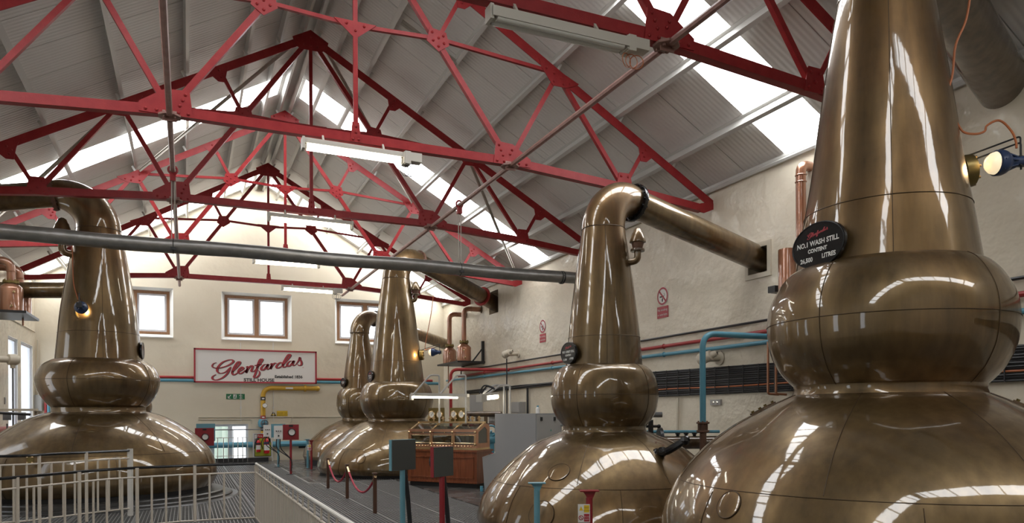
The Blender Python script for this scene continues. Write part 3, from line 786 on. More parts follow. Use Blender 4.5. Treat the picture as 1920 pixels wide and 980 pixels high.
S5 = pot_still('wide copper wash still behind the cream railing, standing on a black stepped plinth', 187, 15.8, 'wash',
    [(43, 420), (51, 470), (61, 520), (72, 580), (78, 630), (83, 675)],
    [(83, 675), (92, 678), (106, 687), (117, 706), (117, 722), (109, 742), (97, 757), (88, 764)],
    [(88, 764), (88, 772)],
    [(93, 772), (130, 783), (183, 812), (217, 842), (231, 869), (234, 890), (234, 896)],
    5.80, .70, .44, .27, (-1, -.06, 0), V((XL - .1, 18.0, 6.0)), lean=8,
    steps=[(2.52, .07, .15), (2.68, .02, .08), (2.83, 0, .03)], n=80)
S6 = pot_still('copper pot still almost wholly hidden behind the wide wash still on the plinth', 221, 20.5, 'spirit',
    [(30, 545), (36, 600), (42, 680), (48, 736)],
    [(48, 736), (54, 740), (62, 750), (66, 762), (63, 776), (56, 785), (50, 789)],
    [(50, 788), (50, 794)],
    [(53, 794), (75, 802), (110, 820), (140, 850), (155, 880), (160, 900)],
    4.79, .50, .345, .215, (-1, .05, 0), V((XL - .1, 23.4, 5.15)), lean=4, seams=False, n=40)
plaque(S1, -.73, EYE + (771 - 452) * 7.0 / F_PX, .84, .345, .225,
       [('NO.1 WASH STILL', 0, .02, .30), ('CONTENT', .0, -.28, .23), ('26,500', -.42, -.66, .27), ('LITRES', .42, -.62, .27)], 'black oval plate lettered NO.1 WASH STILL CONTENT 26,500 LITRES')
plaque(S2, -1.02, EYE + (774 - 660) * 11.5 / F_PX, .62, .25, .175,
       [('NO.1 SPIRIT STILL', 0, .02, .28), ('CONTENT', .0, -.28, .23), ('21,200', -.42, -.66, .25), ('LITRES', .42, -.62, .25)], 'dark oval plate lettered NO.1 SPIRIT STILL CONTENT')
plaque(S3, -1.25, EYE + (776 - 706) * 22.3 / F_PX, .80, .26, .18, [('WASH STILL', 0, .0, .30), ('CONTENT', .0, -.3, .23)], 'dark oval plate turned edge-on')
plaque(S4, -1.15, EYE + (776 - 717) * 26.8 / F_PX, .62, .22, .17, [('SPIRIT STILL', 0, .0, .28), ('CONTENT', .0, -.3, .23)], 'dark oval plate turned edge-on')
plaque(S5, 1.42, EYE + (778 - 655) * 15.8 / F_PX, .80, .26, .19, [], 'dark oval plate seen edge-on', words=False)
for a, z, r in ((-.42, .95, .165), (-.45, .38, .20)): disc_mark(S2, a, z, r)
for a, z, r in ((-.62, .98, .13), (-.32, .72, .14)): disc_mark(S1, a, z, r)
disc_mark(S3, -.45, .55, .14)
relief_valve(S2, 1.25, EYE + (774 - 492) * 11.8 / F_PX, .47, .9)
relief_valve(S3, 1.25, EYE + (776 - 562) * 22.3 / F_PX, .50, 1.0)
relief_valve(S5, -1.25, EYE + (778 - 478) * 15.6 / F_PX, .54, 1.25)
# second flange along the far wash still's arm
_a = (S3.fl - on_x(932, 571, XR + .3)).normalized(); _p = on_x(932, 571, XR + .3) + _a * .95
mb = MB(); mb.lathe([(.27, -.035), (.345, -.035), (.35, 0), (.345, .035), (.27, .035)], _p, 32, _a); ob('arm_flange', mb, red_pipe, S3.root, label='red painted arm flange')

# ================================================================== DUCT, LIGHT FITTINGS
def pipe(name, pts, r, m, parent=None, label=None, cat=None, group=None, n=10, bend=0.0):
    mb = MB(); mb.tube(fillet(pts, bend) if bend else pts, r, n)
    o = ob(name, mb, m, parent)
    if cat: tag(o, label, cat, group)
    return o
DY = 15.0
da, db = on_y(0, 434, DY), on_y(1060, 521, DY)
dz = (da.z + db.z) / 2
duct = thing('silver_duct', 'long dented silver foil duct slung across the hall below the trusses', 'duct', (XC, DY, dz))
mb = MB()
DX1 = on_y(1138, 521, DY).x
xs = [XL + (DX1 - XL) * i / 60 for i in range(61)]
mb.tube([(x, DY, dz + .012 * math.sin(x * 1.7)) for x in xs], [.135 + .003 * math.sin(x * 5.1) for x in xs], 24); ob('duct_jacket', mb, silver, duct, ang=70)
for u in (1051, ):
    x = on_y(u, 521, DY).x; mb = MB(); mb.torus((x, DY, dz), (1, 0, 0), .137, .014, 24, 6); mb.torus((x + .06, DY, dz), (1, 0, 0), .137, .014, 24, 6)
    for k in range(6): mb.bar((x, DY + .145 * math.cos(k), dz + .145 * math.sin(k)), (x + .06, DY + .145 * math.cos(k), dz + .145 * math.sin(k)), .012, .012)
    ob('clamp_band', mb, black, duct)
for x in (XC - B1[0], XC + B1[0]):
    mb = MB(); mb.cyl((x - .025, DY, dz + .13), (x - .025, DY, 6.2), .009, 6); mb.cyl((x + .03, DY, dz + .13), (x + .03, DY, 6.2), .009, 6); ob('hanger_rod', mb, grey_brace, duct)
    mb = MB(); mb.torus((x, DY, dz), (1, 0, 0), .139, .008, 24, 5); mb.box((x, DY - .13, dz - .07), (.09, .04, .05)); ob('hanger_ring', mb, black, duct)
    mb = MB(); mb.box((x, DY, 6.25), (.10, .10, .16)); mb.torus((x, DY, 6.38), (0, 1, 0), .075, .022, 16, 6); ob('hanger_clip', mb, red, duct)
def batten_lamp(label, p0, p1, lit, k=1.0, twin=False, box_end=1):
    p0, p1 = V(p0), V(p1); d = (p1 - p0).normalized(); c = (p0 + p1) / 2
    t = thing('fluorescent_lamp', label, 'lamp', c, 'strip lights under the trusses')
    n = V((0, 0, 1)).cross(d).normalized()
    mb = MB(); mb.bar(p0 + UP * .05 * k, p1 + UP * .05 * k, .11 * k, .05 * k); mb.bar(p0 + UP * .085 * k, p1 + UP * .085 * k, .06 * k, .03 * k)
    if twin: mb.bar(p0 + n * .09 * k + UP * .02, p1 + n * .09 * k + UP * .02, .012, .10 * k); mb.bar(p0 - n * .09 * k + UP * .02, p1 - n * .09 * k + UP * .02, .012, .10 * k)
    ob('lamp_housing', mb, lamp_body, t, smooth=False)
    for s in ((-1, 1) if twin else (0,)):
        q0, q1 = p0 + n * (s * .045 * k) + d * .06, p1 + n * (s * .045 * k) - d * .06
        mb = MB(); mb.cyl(q0 - UP * .016 * k, q1 - UP * .016 * k, .044 * k, 12); ob('tube', mb, tube_m if lit else tube_off, t, label='glowing tube' if lit else 'unlit tube')
    for q, s in ((p0, 1), (p1, -1)):
        mb = MB(); mb.box(q + UP * .02 * k, (.04, .15 * k, .15 * k), d, n, UP); mb.cyl(q + d * (s * .0) - UP * .01 * k, q + d * (s * .06) - UP * .01 * k, .042 * k, 10); ob('end_cap', mb, lamp_body, t)
    for f in (.2, .8):
        q = p0.lerp(p1, f); mb = MB(); mb.bar(q + UP * .08, V((q.x, q.y + .12, 6.41)), .03, .03); ob('hanger', mb, lamp_body, t, smooth=False)
    if box_end is not None:
        q = p1 if box_end == 1 else p0; s = 1 if box_end == 1 else -1
        mb = MB(); mb.box(q + d * (s * .17) + UP * .04 * k, (.26, .14 * k, .12 * k), d, n, UP); mb.box(q + d * (s * .05) + UP * .02 * k, (.1, .17 * k, .17 * k), d, n, UP); ob('junction_box', mb, lamp_body, t, smooth=False)
        mb = MB()
        for j in range(3):
            mb.torus(q + d * (s * (.02 + .07 * j)) - UP * .14 * k, n + d * .4 * (j - 1), .075 * k, .006, 16, 4)
        ob('looped_cable', mb, orange if not lit else black_cable, t)
    return t
def lamp_on(kt, u0, v0, u1, v1, label, lit, **kw):
    y = TY[kt] - .12; batten_lamp(label, on_y(u0, v0, y), on_y(u1, v1, y), lit, **kw)
lamp_on(0, 918, 30, 1172, 88, 'unlit twin strip light with a grey reflector under the nearest truss', False, k=1.1, twin=True)
lamp_on(1, 568, 272, 757, 300, 'long lit strip light under the truss whose peak is out of frame', True, k=1.25)
lamp_on(2, 503, 408, 660, 425, 'lit strip light with yellowish ends under the dark red truss', True, k=1.2, box_end=None)
lamp_on(3, 475, 489, 598, 498, 'lit strip light mostly hidden by the silver duct', True, k=1.2, box_end=None)
lamp_on(4, 529, 540, 626, 547, 'lit strip light under the truss closest to the end wall', True, k=1.2)

# ================================================================== RIGHT WALL
X1 = XR - .07
def run(pix, X): return [on_x(u, v, X) for u, v in pix]
def level(pix, X, ys=(8.0, None)):
    """a straight wall run fitted through its marks"""
    p = run(pix, X); n = len(p); my = sum(q.y for q in p) / n; mz = sum(q.z for q in p) / n
    k = sum((q.y - my) * (q.z - mz) for q in p) / max(1e-6, sum((q.y - my) ** 2 for q in p))
    return lambda y: V((X, y, mz + k * (y - my)))
Lb = level([(1425, 603), (1205, 638), (1040, 665), (950, 680), (882, 693)], X1)
mb = MB(); mb.tube([Lb(-5.9), Lb(27.6), Lb(27.6) - UP * .25], .026, 8); r = tag(ob('black_conduit', mb, black), 'thin black conduit, topmost of the runs along the right wall', 'conduit')
Lr = level([(1230, 650), (1205, 655), (1065, 676), (955, 692.6), (870, 703)], X1 - .03)
red_run = thing('red_pipe', 'long red pipe along the right wall between black conduit and blue pipe', 'pipe', Lr(15))
mb = MB(); mb.tube([Lr(-5.9), Lr(27.8)], .042, 10); ob('pipe_run', mb, red_pipe, red_run)
Lu = level([(1205, 668), (1040, 690), (950, 700), (870, 710), (820, 715)], X1 - .03)
blue_run = thing('blue_pipe', 'long light blue pipe, lowest of the painted runs along the right wall', 'pipe', Lu(15))
mb = MB(); mb.tube([Lu(-5.9), Lu(29.3)], .042, 10); ob('pipe_run', mb, blue_pipe, blue_run)
for y in (8.2, 13.9, 19.5, 25.0):
    for L_, root, m_ in ((Lr, red_run, red_pipe), (Lu, blue_run, blue_pipe)):
        mb = MB(); mb.torus(L_(y), (0, 1, 0), .05, .010, 16, 5); mb.cyl(L_(y), L_(y) + V((.1, 0, 0)), .012, 6); ob('pipe_clip', mb, m_, root)
# red riser that comes off the wall beside the safe
pA, pB = on_x(955, 692.6, X1 - .03), on_d(845, 692, 24.6); pB.z = pA.z
pipe('red_riser_pipe', [pA, pB, V((pB.x, pB.y, .9))], .055, red_pipe, None, 'thicker red pipe bending down off the wall behind the spirit safe gauges', 'pipe', bend=.25)
# blue loop in front of the wall
d0 = on_d(1318, 797, 13.0)
pz = EYE + (773 - 625) * 13.0 / F_PX
bl = thing('blue_pipe', 'blue pipe rising from a rusty flange and bending over behind the huge still', 'pipe', V((d0.x, d0.y, 0)))
e_ = on_d(1440, 628, 13.6); e_.z = pz
mb = MB(); mb.tube(fillet([V((d0.x, d0.y, d0.z)), V((d0.x, d0.y, pz)), e_, e_ + (e_ - V((d0.x, d0.y, pz))).normalized() * 1.2], .28, 8), .054, 14); ob('pipe_run', mb, blue_pipe, bl)
mb = MB(); mb.lathe([(.05, .06), (.115, .06), (.115, .03), (.07, .02), (.07, -.08), (.115, -.09), (.115, -.12), (.06, -.13), (.06, -d0.z)], d0, 20)
for k in range(6): mb.cyl(d0 + V((.09 * math.cos(k), .09 * math.sin(k), -.13)), d0 + V((.09 * math.cos(k), .09 * math.sin(k), .08)), .012, 6)
ob('rusty_flange', mb, rust, bl, ang=30)
# cable ladder
def cable_ladder(name, label, top, bot, ya, yb, n, rung):
    Lt, Lo = level(top, XR - .05), level(bot, XR - .05)
    t = thing(name, label, 'cables', Lt((ya + yb) / 2))
    mb = MB(); a, b = Lt(ya), Lt(yb); c, d = Lo(ya), Lo(yb)
    mb.hexa([c, d, d + V((.03, 0, 0)), c + V((.03, 0, 0)), a, b, b + V((.03, 0, 0)), a + V((.03, 0, 0))]); ob('ladder_back', mb, black, t, smooth=False)
    N_ = max(2, int((yb - ya) / .4))
    for k in range(n):
        f = (k + .5) / n; wob = random.uniform(0, 6)
        pts = []
        for i in range(N_ + 1):
            y = ya + (yb - ya) * i / N_; q = Lt(y).lerp(Lo(y), f); pts.append(q + V((-.035 - .01 * math.sin(k * 2.1), 0, .008 * math.sin(y * 1.7 + wob))))
        mb = MB(); mb.tube(pts, random.uniform(.012, .020) if n > 6 else .02, 6); ob('cable', mb, orange if (n > 6 and k == n - 4) else black_cable, t, label='dull yellow cable' if (n > 6 and k == n - 4) else None)
    if rung:
        y = ya
        while y < yb:
            mb = MB(); mb.bar(Lt(y) - V((.06, 0, 0)), Lo(y) - V((.06, 0, 0)), .016, .012); ob('cable_strap', mb, black_cable, t, smooth=False); y += .42
    return t
cable_ladder('cable_ladder', 'broad bank of black cables on the right wall behind the two near stills', [(1218, 697), (1330, 688), (1436, 681)], [(1234, 743.5), (1478, 733)], -3.0, 14.6, 13, True)
Lt_ = [(1035, 716), (959, 722.5), (905, 729)]
cable_ladder('cable_bundle', 'thin black cable bundle running on along the wall beyond the near spirit still', Lt_, [(1035, 722), (959, 729), (905, 736)], 14.6, 27.0, 3, False)
q0, q1 = on_x(989, 727, X1), on_x(988, 776, X1)
pipe('black_drop_cable', [q0, V((q0.x, q0.y, q1.z - .5))], .035, black_cable, None, 'thick black cable dropping down the wall from the thin bundle', 'cable')
a, b = on_x(970, 753.5, XR), on_x(986, 774, XR)
eb = thing('switch_box', 'small grey switch box on the wall above the tall grey cabinet', 'box', (XR, (a.y + b.y) / 2, b.z))
mb = MB(); mb.span((XR - .22, b.y, b.z), (XR, a.y, a.z)); ob('box_body', mb, grey_side, eb, smooth=False)
mb = MB(); mb.span((XR - .24, b.y + .03, b.z + .03), (XR - .22, a.y - .03, a.z - .03)); ob('box_door', mb, grey_side, eb, smooth=False)
a, b = on_x(960, 757, XR), on_x(967.5, 764, XR)
ws = thing('safety_notice', 'tiny red notice beside the grey switch box', 'sign', (XR, a.y, b.z))
mb = MB(); mb.span((XR - .02, b.y, b.z), (XR - .005, a.y, a.z)); ob('sign_board', mb, sign_red, ws, smooth=False)
mb = MB(); mb.text('DANGER', (XR - .022, a.y - (a.y - b.y) / 2, b.z + .10), (0, -1, 0), (0, 0, 1), .07); mb.text('LIVE', (XR - .022, a.y - (a.y - b.y) / 2, b.z + .03), (0, -1, 0), (0, 0, 1), .07); ob('lettering', mb, white_m, ws)
def no_smoking(label, c, hw, hh, r0):
    p = on_x(c[0], c[1], XR); X, Y = V((0, -1, 0)), UP; f = V((XR - .012, p.y, p.z))
    k = hh
    t = thing('no_smoking_sign', label, 'sign', f)
    mb = MB(); mb.prism([(k * 1.02 * math.cos(2 * PI * i / 32), k * 1.02 * math.sin(2 * PI * i / 32)) for i in range(32)], f + V((.006, 0, 0)), X, Y, .008); ob('sign_disc', mb, sign_white, t)
    mb = MB(); R = [(k * .88 * math.cos(2 * PI * i / 40), k * .88 * math.sin(2 * PI * i / 40)) for i in range(41)]
    mb.ribbon(R, [k * .2] * 41, f, X, Y, .003); mb.ribbon([(-k * .6, k * .6), (k * .6, -k * .6)], [k * .2] * 2, f, X, Y, .003); ob('red_ring', mb, sign_red, t)
    mb = MB(); mb.ribbon([(-.5 * k, -.05 * k), (.25 * k, -.05 * k)], [k * .16] * 2, f, X, Y, .002); mb.ribbon([(.30 * k, -.05 * k), (.4 * k, .1 * k), (.3 * k, .3 * k)], [k * .06] * 3, f, X, Y, .002)
    mb.prism([(-.1 * k, -.62 * k), (.05 * k, -.62 * k), (.1 * k, -.35 * k), (-.02 * k, -.15 * k), (-.14 * k, -.38 * k)], f - V((.001, 0, 0)), X, Y, .003); ob('cigarette_symbol', mb, sign_black, t)
    g = f - UP * (k * 1.75)
    mb = MB(); mb.prism([(-k, -k * .65), (k, -k * .65), (k, k * .62), (-k, k * .62)], g + V((.004, 0, 0)), X, Y, .012); pl = ob('caption_plate', mb, sign_red, t, smooth=False)
    mb = MB(); mb.text('No smoking', g + Y * k * .12 - V((.004, 0, 0)), X, Y, k * .36); mb.text('or naked lights', g - Y * k * .38 - V((.004, 0, 0)), X, Y, k * .30); ob('lettering', mb, white_m, pl)
s1 = on_x(1243, 538, XR); s2 = on_x(1243, 572, XR)
no_smoking('red and white no smoking sign on the wall between the two near stills', (1243, 555), 0, (s1.z - s2.z) / 2, 0)
s1 = on_x(1018, 599, XR); s2 = on_x(1018, 624, XR)
no_smoking('smaller looking no smoking sign on the wall left of the near spirit still', (1018, 611.5), 0, (s1.z - s2.z) / 2, 0)
# hole surround and far recess
mb = MB(); y0, y1, z0, z1 = HR[0] - .09, HR[1] + .09, HR[2] - .09, HR[3] + .09
for lo, hi in (((y0, z0), (y1, HR[2])), ((y0, HR[3]), (y1, z1)), ((y0, HR[2]), (HR[0], HR[3])), ((HR[1], HR[2]), (y1, HR[3]))): mb.span((XR - .04, lo[0], lo[1]), (XR + .02, hi[0], hi[1]))
ob('trim_3', mb, cond_cream, kind='structure', smooth=False)
# copper downpipe by the huge still
u_ = on_x(1502, 420, XR - .22)
cp = thing('copper_downpipe', 'pinkish copper downpipe on the wall just behind the huge still', 'pipe', (u_.x, u_.y, 3))
zt_, zb_, zc_ = on_x(1505, 308, XR - .22).z, on_x(1480, 468, XR - .22).z, on_x(1480, 560, XR - .22).z
mb = MB(); mb.tube(fillet([(XR + .05, u_.y, zt_), (u_.x, u_.y, zt_), (u_.x, u_.y, zb_ - .2)], .2), .088, 16); ob('upper_pipe', mb, copper_red, cp)
mb = MB(); mb.torus((u_.x, u_.y, zt_ - .18), UP, .09, .012, 20, 6); mb.torus((u_.x, u_.y, zt_ - .3), UP, .09, .012, 20, 6); ob('pipe_collar', mb, copper_red, cp)
mb = MB(); mb.lathe([(.05, zb_ - zc_ + .03), (.15, zb_ - zc_), (.155, zb_ - zc_ - .03), (.155, -1.2)], (u_.x - .05, u_.y + .28, zc_), 20); ob('lower_pipe', mb, copper_red, cp)
mb = MB(); b_ = on_x(1458, 543, XR - .15); mb.box(b_, (.3, .18, .12)); ob('pipe_bracket', mb, black, cp, smooth=False)
# cream emergency lamps on stub arms
def wall_lamp(label, pix, X, k, wall=1):
    p = on_x(*pix, X); t = thing('bulkhead_fitting', label, 'fitting', p)
    w_ = XR if wall > 0 else XL
    mb = MB(); mb.tube(fillet([V((w_, p.y - .05, p.z + .02)), V((p.x + wall * .06, p.y - .05, p.z)), V((p.x, p.y + .05, p.z))], .1), .062 * k, 12); ob('stub_arm', mb, cond_cream, t)
    mb = MB(); mb.lathe([(.03, -.34), (.055, -.32), (.07, -.22), (.11, -.20), (.115, -.02), (.13, 0), (.13, .05), (.10, .10), (.02, .12)], p, 18, V((-.3 * wall, .75, -.25))); ob('fitting_head', mb, cond_cream, t, ang=30)
    mb = MB(); mb.lathe([(.02, 0), (.13 * k, 0), (.13 * k, -.03), (.06, -.04)], V((w_, p.y - .05, p.z + .02)), 18, V((wall, 0, 0))); ob('wall_flange', mb, cond_cream, t)
    return t
wall_lamp('cream painted valve fitting on a stub pipe behind the tall blue pipe', (1318, 672), 9.75, 1.15)
wl = wall_lamp('cream valve fitting with a long black rod on the wall above the grey cabinet', (948, 664), 9.7, 1.0)
p = on_x(950, 672, 9.7); mb = MB(); mb.cyl(p, V((p.x, p.y, 1.2)), .022, 8); ob('black_rod', mb, black, wl)
# small things low on the right wall
pipe('cream_conduit', [on_x(1271, 745, X1), on_x(1270, 815, X1)], .03, cond_cream, None, 'cream conduit dropping from the cable bank between the near stills', 'conduit')
a, b = on_x(1335, 749, XR), on_x(1354, 759, XR)
so = thing('wall_socket', 'small metal socket plate on the flaking wall', 'socket', (XR, a.y, b.z)); mb = MB(); mb.span((XR - .05, b.y, b.z), (XR, a.y, a.z)); ob('back_box', mb, grey_side, so, smooth=False)
mb = MB(); 
for k in (-1, 1): mb.lathe([(.001, .06), (.03, .058), (.035, .05)], (XR, (a.y + b.y) / 2 + .06 * k, (a.z + b.z) / 2), 10, (-1, 0, 0))
ob('socket_outlets', mb, chrome, so)
t_ = on_d(1447, 700, 9.6)
ct = thing('copper_tubes', 'pair of thin copper tubes with elbows behind the huge still', 'pipe', t_)
for du in (0, 15):
    p, q = on_d(1440 + du, 640, 9.6), on_d(1440 + du, 738, 9.6); mb = MB(); mb.tube(fillet([p, q, q + RT * .14 + UP * -.01], .03), .016, 8); ob('copper_tube', mb, copper_red, ct)
# big dull copper manifold pipe with black studs, behind the near spirit still
pa, pb = on_d(1150, 818, 13.4), on_d(1345, 833, 13.4); pb.z = pa.z = EYE - .55
mf = thing('copper_manifold', 'horizontal dull copper pipe with black studs behind the two near pots', 'pipe', (pa + pb) / 2)
mb = MB(); mb.cyl(pa, pb, .12, 20); ob('manifold_pipe', mb, copper_dull, mf)
for f in (.62, .70, .78): 
    q = pa.lerp(pb, f); mb = MB(); mb.cyl(q + UP * .10, q + UP * .17, .03, 8); mb.cyl(q + UP * .15, q + UP * .18, .045, 6); ob('stud', mb, black, mf)
q = pa.lerp(pb, .45); mb = MB(); mb.lathe([(.05, -.03), (.26, -.03), (.26, .03), (.05, .03)], q + UP * .02, 24, RT); ob('end_flange', mb, black, mf)
q = pa.lerp(pb, .36); mb = MB(); mb.cyl(q, q + UP * .42, .05, 10); mb.cyl(q + UP * .30 - RT * .12, q + UP * .30 + RT * .14, .025, 8); mb.ball(q + UP * .30 + RT * .15, .04, 8); ob('valve_stem', mb, black, mf)
bq = on_d(1250, 809, 13.8); pipe('pale_blue_pipe', [bq - RT * .9, bq + RT * 1.0], .03, blue_pipe, None, 'thin pale blue pipe just above the dull copper manifold', 'pipe')
gq = on_d(1236, 777, 13.0); pipe('grey_stub_pipe', [gq - RT * .25, gq + RT * .05], .05, grey_pipe, None, 'short grey pipe end beside the boil ball of the near spirit still', 'pipe')
# charging door with black lever on the near spirit still
cdp = on_d(1226, 862, 10.95); nd = (cdp - S2.base); nd.z = .9; nd.normalize(); nd = (nd + S2.toc * .35 - S2.rt * .25).normalized()
mw = thing('charging_door_lever', 'x', 'x', cdp); bpy.data.objects.remove(mw)
mb = MB(); mb.lathe([(.02, .0), (.30, 0), (.30, .05), (.24, .06), (.22, .02), (.02, .02)], cdp, 28, nd); md = ob('charging_door', mb, copper_dull, S2.root, label='round charging door with bolted rim')
mb = MB(); S_, T_ = frame_of(nd)
for k in range(14): q = cdp + (S_ * math.cos(k * PI / 7) + T_ * math.sin(k * PI / 7)) * .265; mb.cyl(q, q + nd * .085, .018, 6)
ob('door_bolts', mb, rust, md, kind='stuff')
h0 = cdp + nd * .06; mb = MB(); mb.tube(smooth_path([h0, h0 + nd * .18 + RT * .04, on_d(1252, 845, 10.6), on_d(1283, 826, 10.5), on_d(1290, 822, 10.5)], 5), [.075] * 8 + [.055] * 8 + [.05] * 5, 10); mb.ball(h0 + nd * .1, .10, 10); mb.ball(on_d(1284, 826, 10.5), .075, 8); ob('lever', mb, black_gloss, md)
# hinge plates on the huge still's shoulder
def on_still(s, ang, z):
    for (r1, z1), (r2, z2) in zip(s.body[:-1], s.body[1:]):
        if z2 <= z <= z1:
            h = s.toc * math.cos(ang) + s.rt * math.sin(ang); r_ = r1 + (r2 - r1) * (z1 - z) / (z1 - z2)
            sl = (h * (r2 - r1) + UP * (z2 - z1)).normalized(); t_ = V((-h.y, h.x, 0))
            n_ = sl.cross(t_); n_ = n_ if n_.z > 0 else -n_
            return s.base + h * r_ + UP * z, n_, sl, t_
    return None
for an, z in ((-1.30, 1.80), (-1.42, 1.87), (1.36, 1.86)):
    q, n_, sl, t_ = on_still(S1, an, z); mb = MB(); mb.box(q + n_ * .008, (.14, .12, .016), sl, t_, n_); hp_ = ob('hinge_plate', mb, copper_dull, S1.root, smooth=False)
    mb = MB()
    for k in (-1, 1): mb.cyl(q + sl * (.04 * k), q + sl * (.04 * k) + n_ * .035, .018, 6)
    ob('hinge_bolts', mb, brass_plate, hp_, kind='stuff')
for s_, u, v, dd in ((S5, 57, 862, 13.4),):
    q = on_d(u, v, dd); mb = MB(); mb.box(q, (.12, .03, .14), RT, FW, UP); hp_ = ob('hinge_plate', mb, brass_plate, s_.root); mb = MB()
    for i in (-1, 1):
        for k in (-1, 1): mb.ball(q + RT * (.045 * i) + UP * (.05 * k) - FW * .02, .022, 8)
    ob('hinge_bolts', mb, brass, hp_, kind='stuff')

# ================================================================== FLOODLIGHTS on the stills
def floodlight(label, body, aim, hatch, hn, s, cable=None, k=1.0, energy=60):
    """navy lamp on a wire bracket that shines through a sight glass"""
    body, aim, hatch, hn = V(body), V(aim).normalized(), V(hatch), V(hn).normalized()
    t = thing('floodlight', label, 'lamp', body)
    mb = MB(); mb.lathe([(.02, -.22), (.05, -.22), (.06, -.10), (.11, -.04), (.125, .0), (.125, .05), (.11, .06)], body, 24, aim); ob('lamp_body', mb, blue_lamp, t, ang=30)
    mb = MB()
    S_, T_ = frame_of(aim)
    for j in range(8):
        r_ = S_ * math.cos(j * PI / 4) + T_ * math.sin(j * PI / 4); mb.bar(body - aim * .14 + r_ * .055, body + aim * .03 + r_ * .12, .02, .012)
    ob('cooling_fins', mb, blue_lamp, t, smooth=False)
    mb = MB(); mb.lathe([(.11, .055), (.10, .09), (.07, .125), (.03, .14), (.001, .143)], body, 24, aim); ob('lens', mb, bulb_m if k < 0 else lens_m, t)
    mb = MB(); mb.ball(body + aim * .03, .028, 10); ob('bulb', mb, bulb_m, t)
    mb = MB(); b2 = body - aim * .20
    for o_ in (-.03, .03):
        mb.tube(fillet([hatch + UP * .12 + T_ * o_, b2 + UP * .22 + T_ * o_, b2 - UP * .05 + T_ * o_], .03), .009, 6)
    mb.bar(b2 - T_ * .05, b2 + T_ * .05, .05, .10); ob('wire_bracket', mb, black, t)
    if cable: mb = MB(); mb.tube(smooth_path(cable, 6), .011, 6); ob('cable', mb, orange, t)
    mb = MB(); mb.lathe([(.001, .03), (.12, .03), (.125, .06), (.16, .06), (.165, .0), (.165, -.05)], hatch, 28, hn); g = ob('sight_glass', mb, brass_plate, s.root, label='round brass sight glass')
    mb = MB(); S2_, T2_ = frame_of(hn)
    for j in range(8): q = hatch + (S2_ * math.cos(j * PI / 4) + T2_ * math.sin(j * PI / 4)) * .145; mb.cyl(q + hn * .05, q + hn * .08, .014, 6)
    ob('sight_glass_bolts', mb, brass, g, kind='stuff')
    L = bpy.data.lights.new('floodlight_bulb', 'SPOT'); L.energy = energy; L.color = (1, .66, .32); L.spot_size = 1.9; L.spot_blend = .6; L.shadow_soft_size = .04
    lo = bpy.data.objects.new('floodlight_bulb', L); COL.objects.link(lo); lo.parent = t; lo.location = aim * .16
    lo.rotation_euler = aim.to_track_quat('-Z', 'Y').to_euler()
    return t
lens_m = mat('glowing_lens', (.9, .85, .7), 0.15, emit=((1.0, 0.80, 0.50), 0.8))
hc = on_d(1809, 322, 7.35); bd = on_d(1876, 305, 7.2)
floodlight('navy floodlight on a wire bracket beside the neck of the huge still', bd, -RT - UP * .06, hc, RT + UP * .16 - FW * .1, S1,
           [on_d(u, v, 7.0) for u, v in ((1822, -30), (1812, 35), (1792, 85), (1786, 140), (1776, 180), (1786, 215), (1797, 235), (1808, 248), (1830, 251), (1846, 246), (1850, 236), (1868, 226), (1882, 230), (1898, 248), (1905, 266), (1906, 278))], energy=25)
hc = on_d(158, 586, 15.15); nn = S5.toc
floodlight('small navy floodlight glowing against the neck of the wide wash still', hc + nn * .42 - RT * .06 + UP * .06, -nn - UP * .1 + RT * .15, hc, nn, S5,
           [on_d(u, v, 15.1) for u, v in ((135, 440), (136, 480), (138, 530), (146, 560), (150, 568))], energy=22)
hc = on_d(790, 665, 22.4)
floodlight('small navy floodlight beside the neck of the far still near the copper vessels', on_d(812, 660, 22.2), -RT, hc, RT, S3,
           [on_d(u, v, 22.2) for u, v in ((813, 548), (808, 590), (797, 650), (804, 653), (812, 652))], energy=22)

